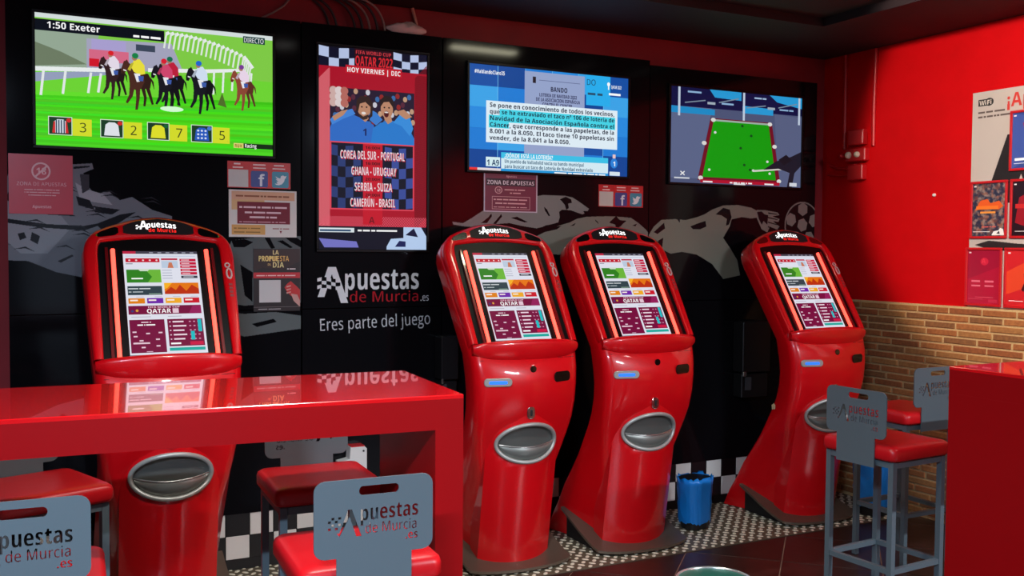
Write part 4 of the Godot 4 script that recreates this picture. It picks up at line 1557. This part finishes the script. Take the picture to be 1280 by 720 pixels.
func _ready() -> void:
	# ---------------- camera
	var cam := Camera3D.new()
	cam.name = "camera"
	cam.fov = rad_to_deg(2.0 * atan(360.0 / 1230.0))
	cam.near = 0.05
	cam.far = 60.0
	add_child(cam)
	cam.position = CAM
	cam.rotation_degrees = Vector3(-2.324, -26.879, 0.409)
	cam.current = true
	# ---------------- sky lighting the room through an unseen door behind the viewer, exposure
	var env := Environment.new()
	env.background_mode = Environment.BG_COLOR
	env.background_color = rgb(196, 214, 240)
	env.background_energy_multiplier = 1.6
	env.tonemap_mode = Environment.TONE_MAPPER_LINEAR
	env.tonemap_exposure = 1.0
	env.sdfgi_enabled = true
	env.ssao_enabled = true
	env.ssil_enabled = true
	var we := WorldEnvironment.new()
	we.name = "world"
	we.environment = env
	add_child(we)

	ts = TextServerManager.get_primary_interface()
	for w in [400, 700]:
		var f := SystemFont.new()
		f.font_names = PackedStringArray(["Droid Sans"])
		f.font_weight = w
		fonts.append(f)
	materials()
	# ---------------- lamps, all out of view
	tube_light(Vector3(2.80, 2.995, .96), "unseen short strip light above the second terminal, mirrored in the panel", .10, .5, rgb(255, 250, 216), 32.0, .07)  # out of view, placed for its reflection on the greyhound panel
	downlight(Vector3(1.7, 3.055, 1.9), "added round fill light between the left table and terminals", 2.0, rgb(250, 246, 240), 64.0)  # added as fill for the wall corner, stool plate and terminal flanks
	downlight(Vector3(.85, 3.055, 2.7), "unseen round ceiling light above the left table", 6.0, rgb(250, 246, 240))  # out of view, placed to light the left tabletop and stools
	downlight(Vector3(4.1, 3.055, 3.3), "unseen round ceiling light above the right table", 6.0, rgb(250, 246, 240))  # out of view, placed to light the room from the front right
	downlight(Vector3(2.5, 3.055, 2.5), "unseen ceiling spot in the room aimed at the posters", 18.0, rgb(255, 240, 222), 28.8, Vector3(2.5, -.55, -.6), .10)  # out of view, aimed to make the pool of light on the red wall
	tube_light(Vector3(-.85, 3.055, 5.2), "unseen strip light over the left side behind the viewer", 32.0, 1.2, rgb(208, 228, 255))  # out of view, cool light for surfaces that face left
	tube_light(Vector3(3.82, 3.055, 6.3), "unseen strip light over the right side behind the viewer", 38.0, .9)  # out of view, placed to light surfaces that face the viewer

	room()
	panels()
	terminals()
	furniture()
	details()

func materials() -> void:
	M.wall_red = grain(rgb(204, 6, 14), rgb(194, 5, 12), .02, 3, .8)
	M.wall_red.roughness = .6
	M.wall_red.metallic_specular = .25
	M.back_red = grain(rgb(150, 22, 32), rgb(138, 18, 28), .02, 5, .8)
	M.ceiling = grain(rgb(36, 20, 25), rgb(29, 16, 21), .02, 8, .7)
	M.ceiling.roughness = .7
	M.unseen_dark_wall = mat(rgb(30, 26, 29), .8)  # walls out of view, kept dark to darken the panel reflections
	M.grout = mat(rgb(150, 112, 94), .8)
	M.mortar = grain(rgb(214, 182, 130), rgb(190, 154, 104), .09, 4, 3.0)
	M.mortar.roughness = .95
	M.bricks = []
	for c in [[rgb(172, 104, 54), rgb(140, 80, 40)], [rgb(182, 114, 60), rgb(148, 88, 46)], [rgb(160, 90, 46), rgb(126, 70, 36)], [rgb(176, 120, 66), rgb(146, 94, 50)], [rgb(150, 98, 54), rgb(118, 74, 42)]]:
		var m := grain(c[0], c[1], .05, 10 + M.bricks.size(), 2.6)
		m.roughness = .9
		M.bricks.append(m)
	M.tiles = []
	for c in [[rgb(66, 40, 32), rgb(48, 28, 24)], [rgb(60, 38, 32), rgb(44, 28, 24)], [rgb(72, 42, 34), rgb(52, 30, 26)]]:
		var m := grain(c[0], c[1], .03, 20 + M.tiles.size(), 1.5)
		m.roughness = .32
		M.tiles.append(m)
	M.tread = mat(rgb(106, 97, 78), .5, .25)
	M.stud = mat(rgb(236, 231, 208), .4, .2)  # paler than the plate, the glint of the studs put into the colour
	M.white_tile = mat(rgb(218, 216, 210), .35)
	M.black_tile = mat(rgb(16, 15, 18), .35)
	M.black = mat(rgb(10, 10, 11), .6)
	M.black_gloss = coat(mat(rgb(9, 8, 9), .15))
	M.black_plastic = mat(rgb(22, 22, 24), .45)
	M.bezel = mat(rgb(12, 9, 10), .4, 0.0, .3)
	M.terminal_red = coat(mat(rgb(214, 5, 18), .32, 0.0, .4), .7, .06)
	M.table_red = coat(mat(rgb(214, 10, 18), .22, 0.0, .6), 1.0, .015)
	M.table_side = mat(rgb(146, 5, 11), .34, 0.0, .4)  # tabletop red, less glossy and darkened to offset the light on the sides
	M.tray_metal = mat(rgb(116, 118, 112), .4, .45)
	M.tray_flap = mat(rgb(132, 136, 130), .36, .5)
	M.tray_rim = mat(rgb(178, 180, 174), .4, .4)
	M.steel = mat(rgb(190, 190, 186), .3, .9)
	M.chrome = mat(rgb(214, 216, 220), .16, 1.0)
	M.foot_metal = mat(rgb(118, 106, 92), .4, .6)
	M.emblem = mat(rgb(206, 178, 170), .35)
	M.emblem_dark = mat(rgb(150, 60, 60), .4)
	M.led = glow(rgb(255, 70, 56), 3.4)
	M.holder_red = coat(mat(rgb(110, 6, 14), .3))
	M.blue_led = glow(rgb(36, 110, 255), 1.1)
	M.terminal_screen = lit_screen(screen_terminal(), .95)
	var c := Canvas.new(self, 400, 112, rgb(16, 12, 14))
	for g in [0.0, .8]:
		c.polys(lettering("puestas", 130 + g, 64, 62, true, 172), Color.WHITE)
		c.polys(lettering("A", 92 + g, 74, 96, true, 46), Color.WHITE)
	c.polys(lettering("de Murcia", 140, 98, 40, true, 162), rgb(235, 36, 30))
	c.rect(72, 34, 12, 12, Color.WHITE)
	c.rect(84, 46, 12, 12, Color.WHITE)
	c.rect(72, 58, 12, 12, Color.WHITE)
	M.terminal_sign = lit_screen(c, 1.5)
	M.vinyl = mat(rgb(196, 14, 24), .36)
	M.stool_grey = mat(rgb(92, 108, 114), .42, .15)
	M.white_plastic = mat(rgb(214, 212, 206), .5)
	M.blue_bag = mat(rgb(24, 128, 214), .28)
	M.blue_bag.backlight_enabled = true
	M.blue_bag.backlight = rgb(20, 70, 120)
	M.cable = mat(rgb(44, 24, 26), .5)
	M.cable_pale = mat(rgb(150, 120, 110), .5)
	M.cloth = mat(rgb(236, 200, 194), .8)
	M.fixture_red = mat(rgb(190, 18, 26), .4)
	M.clear_lens = mat(rgb(236, 214, 190), .15)
	M.bin_steel = mat(rgb(214, 218, 214), .22, .8)
	M.green_lining = mat(rgb(24, 86, 72), .3)

func room() -> void:
	# floor: a grout bed with tiles laid at 45 degrees
	var b := MB.new()
	b.box(Vector3((ROOM_L + ROOM_R) / 2, -.055, (ROOM_B + ROOM_F) / 2), Vector3(ROOM_R - ROOM_L + .3, .10, ROOM_F - ROOM_B + .3))
	var floor_ := structure("floor", b, M.grout)
	var lim := PackedVector2Array([Vector2(ROOM_L + .005, -.11), Vector2(ROOM_R - .025, -.11), Vector2(ROOM_R - .025, ROOM_F - .005), Vector2(ROOM_L + .005, ROOM_F - .005)])
	var s := .5
	var k2 := sqrt(.5)
	var rng := RandomNumberGenerator.new()
	rng.seed = 5
	for i in range(-14, 26):
		for j in range(-20, 16):
			var u0 := 3.302 + (i - 8) * s
			var w0 := 1.782 + (j + 1) * s
			var sq := PackedVector2Array()
			for q in [[.003, .003], [s - .003, .003], [s - .003, s - .003], [.003, s - .003]]:
				var u: float = u0 + q[0]
				var w: float = w0 + q[1]
				sq.append(Vector2((u + w) * k2, (u - w) * k2))
			var mid := (sq[0] + sq[2]) / 2
			if mid.y < -.5 or mid.y > 8 or mid.x < -3.6 or mid.x > 5.6:
				continue
			for p in Geometry2D.intersect_polygons(sq, lim):
				if p.size() < 3:
					continue
				b = MB.new()
				b.xf = Transform3D(Basis(Vector3(1, 0, 0), Vector3(0, 0, 1), Vector3(0, 1, 0)), Vector3.ZERO)
				b.slab(p, -.006, -.0005, .001)
				part("tile", b, M.tiles[rng.randi() % 3], floor_)
	# back wall, side walls, wall behind the viewer with an unseen street door for daylight
	b = MB.new()
	b.box(Vector3((ROOM_L + ROOM_R) / 2, 1.6, ROOM_B - .075), Vector3(ROOM_R - ROOM_L + .3, 3.2, .15))
	structure("wall_back", b, M.back_red)
	b = MB.new()
	b.box(Vector3(ROOM_L - .075, 1.6, (ROOM_B + ROOM_F) / 2), Vector3(.15, 3.2, ROOM_F - ROOM_B))
	structure("wall_left", b, M.unseen_dark_wall)
	b = MB.new()
	var d0 := .05
	var d1 := .85
	b.box(Vector3((ROOM_L + d0) / 2, 1.6, ROOM_F + .075), Vector3(d0 - ROOM_L, 3.2, .15))
	b.box(Vector3((ROOM_R + d1) / 2, 1.6, ROOM_F + .075), Vector3(ROOM_R - d1, 3.2, .15))
	b.box(Vector3((d0 + d1) / 2, 2.62, ROOM_F + .075), Vector3(d1 - d0, 1.16, .15))
	structure("wall_front", b, M.unseen_dark_wall)
	b = MB.new()
	for x in [d0 + .03, d1 - .03]:
		b.box(Vector3(x, 1.02, ROOM_F + .075), Vector3(.06, 2.04, .06))
	b.box(Vector3((d0 + d1) / 2, 2.01, ROOM_F + .075), Vector3(d1 - d0, .06, .06))
	var door := structure("unseen_door_1", b, M.black_plastic)
	b = MB.new()
	b.box(Vector3((d0 + d1) / 2, 1.0, ROOM_F + .075), Vector3(d1 - d0 - .12, 1.96, .006))
	var glass := mat(Color(.9, .95, 1.0, .08), .05)
	glass.transparency = BaseMaterial3D.TRANSPARENCY_ALPHA
	part("pane", b, glass, door)
	b = MB.new()
	b.box(Vector3((ROOM_L + ROOM_R) / 2, -.1, ROOM_F + 4), Vector3(20, .1, 7.6))
	structure("floor_outside", b, mat(rgb(150, 148, 144), .9))
	# right wall: red above, thin brickwork below
	b = MB.new()
	b.box(Vector3(ROOM_R + .075, 1.6, (ROOM_B + ROOM_F) / 2), Vector3(.15, 3.2, ROOM_F - ROOM_B + .3))
	var wr := structure("wall_right", b, M.wall_red)
	b = MB.new()
	b.box(Vector3(ROOM_R - .008, .657, (ROOM_B + ROOM_F) / 2), Vector3(.016, 1.314, ROOM_F - ROOM_B))
	part("mortar_bed", b, M.mortar, wr)
	var meshes := {}
	rng.seed = 9
	var pitch := .0445
	for row in 29:
		var y := 1.314 - .012 - row * pitch
		var z: float = -.125 - [.04, .15, .0, .19, .09][row % 5] - rng.randf() * .02
		while z < 1.95:
			var l: float = .205 + rng.randf() * .018
			var a := maxf(z, -.12)
			var e := minf(z + l, 1.98)
			if e - a > .02:
				var key := roundi((e - a) * 200)
				if not meshes.has(key):
					b = MB.new()
					b.xf = Transform3D(Basis(Vector3(0, 0, -1), Vector3(0, 1, 0), Vector3(1, 0, 0)), Vector3.ZERO)
					b.slab(rrect(key / 200.0, .0335, .002, Vector2.ZERO, 1), -.008, .006, .003)
					meshes[key] = b.commit()
				var o := part("brick", meshes[key], M.bricks[rng.randi() % 5], wr)
				o.position = Vector3(ROOM_R - .016 + rng.randf() * .002, y - pitch / 2 + .0055, (a + e) / 2)
			z += l + .013
	# bricks past the right-hand table
	b = MB.new()
	for row in 29:
		var y := 1.314 - .012 - row * pitch - pitch / 2 + .0055
		var z: float = 2.0 + .05 * (row % 4)
		while z < 7.2:
			b.box(Vector3(ROOM_R - .017, y, z + .105), Vector3(.012, .0335, .21))
			z += .224
	var far := part("brickwork", b, M.bricks[0], wr)
	far.set_meta("kind", "stuff")
	# stepped dark ceiling
	b = MB.new()
	var cx := (ROOM_L + ROOM_R) / 2
	var cz := (ROOM_B + ROOM_F) / 2
	for ring in [[0.0, .75, 2.95], [.75, 1.1, 3.0]]:
		var x0: float = ROOM_L + ring[0]
		var x1: float = ROOM_R - ring[0]
		var z0: float = ROOM_B + ring[0]
		var z1: float = ROOM_F - ring[0]
		var t: float = ring[1] - ring[0]
		var hh: float = 3.2 - ring[2]
		b.box(Vector3(cx, ring[2] + hh / 2, z0 + t / 2), Vector3(x1 - x0, hh, t))
		b.box(Vector3(cx, ring[2] + hh / 2, z1 - t / 2), Vector3(x1 - x0, hh, t))
		b.box(Vector3(x0 + t / 2, ring[2] + hh / 2, cz), Vector3(t, hh, z1 - z0 - 2 * t))
		b.box(Vector3(x1 - t / 2, ring[2] + hh / 2, cz), Vector3(t, hh, z1 - z0 - 2 * t))
	b.box(Vector3(cx, 3.13, cz), Vector3(ROOM_R - ROOM_L - 2.2, .14, ROOM_F - ROOM_B - 2.2))
	b.box(Vector3(cx, 3.23, cz), Vector3(ROOM_R - ROOM_L + .3, .06, ROOM_F - ROOM_B + .3))
	structure("ceiling", b, M.ceiling)
	# chequered skirting below the panels
	b = MB.new()
	b.box(Vector3(2.4, .145, -.06), Vector3(4.84, .29, .10))
	var sk := structure("baseboard_back", b, M.black)
	var tile := MB.new()
	tile.slab(rrect(.116, .116, .002, Vector2.ZERO, 1), 0, .004, .001)
	var tm := tile.commit()
	for i in 40:
		for j in 2:
			var o := part("tile", tm, M.white_tile if (i + j) % 2 == 0 else M.black_tile, sk)
			o.position = Vector3(.032 + i * .1203, .118 + j * .117, -.010)
	# tread plate along the wall
	var tp := thing("tread_plate", "shiny metal tread plate floor strip under the terminals", "floor plate")
	b = MB.new()
	b.box(Vector3(1.0, .0015, .3125), Vector3(7.94, .004, .845))
	part("plate", b, M.tread, tp)
	b = MB.new()
	var row2 := 0
	var z := -.09
	while z < .72:
		var x := ROOM_L + .06 + (.033 if row2 % 2 else 0.0)
		while x < ROOM_R - .04:
			if x > -.6:
				b.xf = Transform3D(Basis(Vector3.UP, deg_to_rad(50 if row2 % 2 else -50)), Vector3(x, .0033, z))
				var rr := []
				for q in [[1.0, 0.0], [.8, .0025], [.3, .004]]:
					var r := PackedVector3Array()
					for k in 8:
						var a := TAU * k / 8
						r.append(Vector3(cos(a) * .021 * q[0], q[1], sin(a) * .0115 * q[0]))
					rr.append(r)
				b.loft(rr, true, 0)
			x += .066
		z += .035
		row2 += 1
	var st := part("studs", b, M.stud, tp)
	st.set_meta("kind", "stuff")

func panels() -> void:
	var spec := [
		["black gloss wall panel with grey horse racing print", -.02, 1.317, 2.784],
		["narrow black gloss wall panel with white and red lettering", 1.325, 2.096, 2.784],
		["black gloss wall panel with running greyhounds print", 2.105, 3.464, 2.784],
		["black gloss wall panel with goalkeeper and football print", 3.47, 4.815, 2.757]]
	for i in 4:
		var x0: float = spec[i][1]
		var x1: float = spec[i][2]
		var top: float = spec[i][3]
		var o := thing("wall_panel", spec[i][0], "wall panel", Vector3((x0 + x1) / 2, 0, 0), 0, "black wall panels")
		var m := printed(print_panel(i, x1 - x0, top), .10)
		m.metallic_specular = .27
		var lo := .29
		var seam := 1.318
		for q in [[seam + .002, top, "upper_board"], [lo, seam - .002, "lower_board"]]:
			var b := sheet(x1 - x0, q[1] - q[0], .115, 0, 1, (top - q[1]) / (top - lo), (top - q[0]) / (top - lo))
			var p := part(q[2], b, m, o)
			p.position = Vector3(0, (q[0] + q[1]) / 2, -.116)
	television("wide television showing a horse race on green turf", .099, 2.691, 1.073, .598, screen_race(), .95, rgb(150, 230, 120))
	television("upright television listing football fixtures on red", 1.408, 2.675, .596, 1.048, screen_fixtures(), .85, rgb(230, 90, 110))
	television("wide television showing a blue text bulletin", 2.256, 2.658, 1.044, .585, screen_news(), .95, rgb(110, 180, 240))
	television("wide television showing a green snooker table", 3.614, 2.643, 1.058, .589, screen_snooker(), .8, rgb(110, 200, 130))
	# signs and stickers
	stuck("sign", "square crimson age-limit sign left of the first terminal", "sign", -.015, .25, 1.78, 2.051, printed(print_zone(false), .3))
	var soc := printed(print_social(), .35)
	stuck("sticker", "red social media sticker above the cream notice", "sticker", .95, 1.264, 1.931, 2.062, soc, .0015, "red social media stickers")
	stuck("sticker", "red social media sticker under the blue bulletin television", "sticker", 3.105, 3.423, 1.891, 2.022, soc, .0015, "red social media stickers")
	stuck("notice", "cream and maroon paper notice under the red sticker", "notice", .956, 1.295, 1.686, 1.921, printed(print_notice(), .6))
	stuck("poster", "small black poster with gold heading right of first terminal", "poster", 1.076, 1.312, 1.311, 1.628, printed(print_proposal(), .4))
	stuck("sign", "purple sign with pale border under the blue bulletin television", "sign", 2.352, 2.692, 1.843, 2.071, printed(print_zone(true), .4))

func terminals() -> void:
	var t := make_terminal()
	var spec := [
		["red betting terminal behind the left table, tray below the tabletop", .592],
		["red betting terminal just right of the left table's end panel", 2.30],
		["red betting terminal with a blue-bagged bin at its right", 3.05],
		["red betting terminal standing alone near the brick corner", 4.34]]
	for i in 4:
		place(t, i, spec[i][0], Vector3(spec[i][1], .0078, .008))

func furniture() -> void:
	var a := make_table("long red gloss bar table in front of the first terminal", 2.1, .60)
	a.position = Vector3(1.187, .001, 2.345)
	a.rotation_degrees.y = -3.6
	var b := make_table("red gloss bar table at the right edge of the room", 1.3, .60)
	b.position = Vector3(4.452, .001, 3.044)
	var s := make_stool()
	place(s, 0, "red stool in front of the left table, nearest its end panel", Vector3(.835, .001, 2.40), -3.0)
	place(s, 1, "red stool at the left edge, back plate cut by the frame", Vector3(.01, .001, 2.27), -3.0)
	place(s, 2, "dark red stool tucked behind the left table, plate facing away", Vector3(.98, .001, 1.535), 178.0)
	place(s, 3, "red stool tucked behind the left table's far left end", Vector3(.06, .001, 1.265), 200.0)
	place(s, 4, "red stool with grey plate beside the lone terminal", Vector3(3.43, .001, 1.895), -90.0 + 4.0)
	place(s, 5, "red stool half hidden by the right table", Vector3(4.21, .001, 1.31), 0.0)

func details() -> void:
	bin_with_bag("blue-bagged bin between the third and fourth terminals", Vector3(3.555, .0078, .38), .195, .305, 1)
	bin_with_bag("blue-bagged bin beside the brick wall behind the stools", Vector3(4.77, .0078, .60), .26, .40, 2)
	# round steel bin just in front of the viewer
	var o := thing("round_bin", "round steel-rimmed bin with green lining at the bottom edge", "bin", Vector3(2.17, .001, 2.30))
	var b := MB.new()
	b.lathe([[.115, 0], [.12, .01], [.128, .47], [.130, .485]], 40)
	part("body", b, M.black_plastic, o)
	b = MB.new()
	var path := []
	for k in 48:
		path.append(Vector3(cos(TAU * k / 48) * .131, .487, sin(TAU * k / 48) * .131))
	b.tube(path, .006, 8, true)
	part("rim", b, M.bin_steel, o)
	b = MB.new()
	b.lathe([[.126, .4855], [.11, .487], [.05, .487]], 40)
	part("lining", b, M.green_lining, o)
	# dark boxes on the panels behind the terminals
	for q in [["black wall box with a grey label behind the lone terminal", 4.135, 4.36, .69, 1.18], ["black wall box beside the second terminal's left flank", 2.06, 2.16, .80, 1.16]]:
		o = thing("wall_box", q[0], "wall box", Vector3((q[1] + q[2]) / 2, (q[3] + q[4]) / 2, .001))
		b = MB.new()
		b.slab(rrect(q[2] - q[1], (q[4] - q[3]) * .66, .008, Vector2(0, (q[4] - q[3]) * .17), 2), 0, .10, .004)
		part("cover", b, M.black_plastic, o)
		b = MB.new()
		b.slab(rrect((q[2] - q[1]) * .95, (q[4] - q[3]) * .31, .008, Vector2(0, -(q[4] - q[3]) * .34), 2), 0, .085, .004)
		var low := part("socket_box", b, M.black_plastic, o)
		b = MB.new()
		b.slab(rrect((q[2] - q[1]) * .22, (q[4] - q[3]) * .17, .003, Vector2(-(q[2] - q[1]) * .25, -(q[4] - q[3]) * .31), 1), .085, .088)
		part("label_plate", b, mat(rgb(70, 72, 76), .4), low)
		b = MB.new()
		b.slab(rrect((q[2] - q[1]) * .13, .03, .006, Vector2(-(q[2] - q[1]) * .44, -(q[4] - q[3]) * .18), 1), .09, .108, .003)
		part("latch", b, M.steel, o)
	# scrap of cream tape on the flank of the lone terminal
	b = MB.new()
	b.xf = Transform3D(Basis(Vector3(0, 0, 1), Vector3(0, 1, 0), Vector3(-1, 0, 0)), Vector3.ZERO)
	b.slab(PackedVector2Array([Vector2(-.012, -.018), Vector2(.014, -.012), Vector2(.016, .012), Vector2(.004, .022), Vector2(-.016, .008)]), 0, .0012)
	var tape := part("tape", b, mat(rgb(222, 196, 150), .7), self)
	tape.position = Vector3(4.058, .70, .475)
	tag(tape, "small scrap of cream tape on the lone terminal's flank", "tape")
	# white card holder low on the panel behind the rear stool
	o = thing("card_holder", "white plastic card holder low on panel behind rear stool", "card holder", Vector3(1.575, .53, .001))
	b = MB.new()
	b.slab(PackedVector2Array([Vector2(-.075, -.07), Vector2(.075, -.07), Vector2(.075, .05), Vector2(.06, .065), Vector2(-.015, .065), Vector2(-.02, .0), Vector2(-.075, -.01)]), 0, .07, .003)
	part("box", b, M.white_plastic, o)
	b = MB.new()
	b.slab(rrect(.075, .006, .002, Vector2(.025, .066), 1), .0, .07)
	part("edge", b, M.fixture_red, o)
	b = MB.new()
	b.slab(ellipse(.005, .005, Vector2(.055, .04), 10), .07, .074)
	part("screw", b, M.black, o)
	# cables over the narrow panel
	for i in 7:
		b = MB.new()
		var x := 1.50 + i * .036 + (.06 if i > 1 else 0.0)
		path = []
		for k in 15:
			var f := k / 14.0
			path.append(Vector3(x - .18 * pow(1.0 - f, 1.6), 2.945 - .155 * pow(f, 2.2), -.114 + i * .0155))
		b.tube(path, .006 + .0015 * (i % 2), 6)
		var cab := part("cable", b, M.cable_pale if i in [4, 6] else M.cable, self)
		tag(cab, "%s cable of the bundle hanging above the narrow panel, counted from the left" % ["first dark", "second dark", "third dark", "fourth dark", "fifth, pale", "sixth, dark", "last, pale"][i], "cable", "cables above the narrow panel")
	b = MB.new()
	b.tube([Vector3(1.965, 2.949, -.108), Vector3(1.985, 2.88, -.109), Vector3(2.005, 2.795, -.11)], .009, 8)
	tag(part("pole", b, mat(rgb(214, 150, 128), .5), self), "thin pale pole rising from behind the narrow panel", "pole")
	b = MB.new()
	b.tube([Vector3(1.12, 2.79, -.10), Vector3(1.2, 2.835, -.105), Vector3(1.26, 2.88, -.108), Vector3(1.315, 2.947, -.11)], .005, 6)
	tag(part("wire", b, M.cable_pale, self), "single pale wire slanting up above the horse race panel", "wire")
	# crumpled cloth on top of the narrow panel
	b = MB.new()
	var n := FastNoiseLite.new()
	n.seed = 3
	n.frequency = 14.0
	var rings := []
	for j in 9:
		var r := PackedVector3Array()
		var f := j / 8.0
		for k in 18:
			var a := TAU * k / 18
			var rad := sin(PI * (.06 + .88 * f)) * (1.0 + n.get_noise_2d(cos(a) + f * 3, sin(a)) * .8)
			r.append(Vector3(1.915 + lerpf(-.12, .11, f), 2.786 + maxf(0.0, .030 + sin(a) * .036 * rad), -.055 + cos(a) * .04 * rad))
		rings.append(r)
	b.loft(rings)
	tag(part("cloth", b, M.cloth, self), "crumpled pinkish cloth on top of the narrow panel", "cloth")
	# red-painted alarm unit and conduits in the right corner
	o = thing("alarm_unit", "red alarm unit with two small lamps near the room corner", "alarm unit", Vector3(ROOM_R, 2.27, .18))
	var yaw := Transform3D(Basis(Vector3(0, 0, -1), Vector3(0, 1, 0), Vector3(-1, 0, 0)), Vector3.ZERO)
	for q in [[.115, .10, .13], [0.0, .085, .17], [-.115, .10, .13]]:
		b = MB.new()
		b.xf = yaw
		b.slab(rrect(q[2], q[1], .008, Vector2(-.03, q[0]), 2), .001, .05, .006)
		part("box", b, M.fixture_red, o)
	for q in [[.075, .016], [.02, .021], [-.055, .018]]:
		b = MB.new()
		b.xf = Transform3D(Basis(Vector3(0, 0, 1), Vector3(-1, 0, 0), Vector3(0, -1, 0)), Vector3(-.05, .0, -q[0]))
		b.lathe([[q[1] * 1.1, -.001], [q[1] * 1.1, .008], [q[1] * .9, .018], [q[1] * .4, .026]], 16)
		part("lens", b, M.clear_lens if q[0] < .06 else M.fixture_red, o)
	for q in [[.13, 2.95], [-.10, 2.95]]:
		b = MB.new()
		b.tube([Vector3(-.012, .05, q[0] if q[0] < 0 else q[0] + .02), Vector3(-.012, .3, q[0] if q[0] < 0 else q[0] + .02), Vector3(-.012, .675, q[0] if q[0] < 0 else q[0] + .03)], .013, 8)
		part("conduit", b, M.fixture_red, o)
	b = MB.new()
	b.tube([Vector3(-.02, -.06, .02), Vector3(-.04, -.085, -.06), Vector3(-.03, -.075, -.14), Vector3(-.02, -.05, -.22)], .007, 6)
	b.tube([Vector3(-.02, -.12, .02), Vector3(-.03, -.13, -.08), Vector3(-.02, -.115, -.24)], .004, 6)
	part("cable", b, M.fixture_red, o)
	o = thing("wall_hook", "tiny pale hook on the bare red wall", "hook", Vector3(ROOM_R, 1.98, .81))
	b = MB.new()
	b.xf = Transform3D(Basis(Vector3(0, 0, 1), Vector3(-1, 0, 0), Vector3(0, -1, 0)), Vector3.ZERO)
	b.lathe([[.010, .001], [.011, .008], [.007, .016], [.002, .019]], 14)
	part("knob", b, M.white_plastic, o)
	# white board and framed posters on the red wall
	var turn := Basis(Vector3(0, 0, 1), Vector3(0, 1, 0), Vector3(-1, 0, 0))
	var bd := part("poster_board", sheet(.84, 1.24, .006, 0, .656), printed(print_board(), .5), self)
	bd.transform = Transform3D(turn, Vector3(ROOM_R - .001, 1.938, 1.485))
	tag(bd, "large white poster board on the red wall", "poster board")
	var fr := [
		["framed stormy grey poster with orange lettering", 1.072, 1.312, 1.714, 2.044, 0],
		["framed plain crimson poster just above the bricks", 1.050, 1.288, 1.324, 1.662, 1],
		["framed blue poster cut by the right edge of view", 1.316, 1.556, 2.09, 2.425, 2],
		["framed dark poster with red artwork at the right edge", 1.328, 1.568, 1.714, 2.044, 3],
		["framed orange red poster at the right edge above bricks", 1.303, 1.543, 1.324, 1.662, 4]]
	for q in fr:
		var w: float = q[2] - q[1]
		var h: float = q[4] - q[3]
		o = thing("framed_poster", q[0], "poster", Vector3(ROOM_R - .008, (q[3] + q[4]) / 2, (q[1] + q[2]) / 2), 0, "framed posters on the white board")
		o.basis = turn
		part("print", sheet(w - .02, h - .02, .004), printed(print_poster(q[5]), .3), o)
		b = MB.new()
		for s in [-1, 1]:
			b.slab(rrect(w, .014, .003, Vector2(0, s * (h / 2 - .007)), 1), 0, .012, .002)
			b.slab(rrect(.014, h - .028, .003, Vector2(s * (w / 2 - .007), 0), 1), 0, .012, .002)
		part("frame", b, M.fixture_red, o)
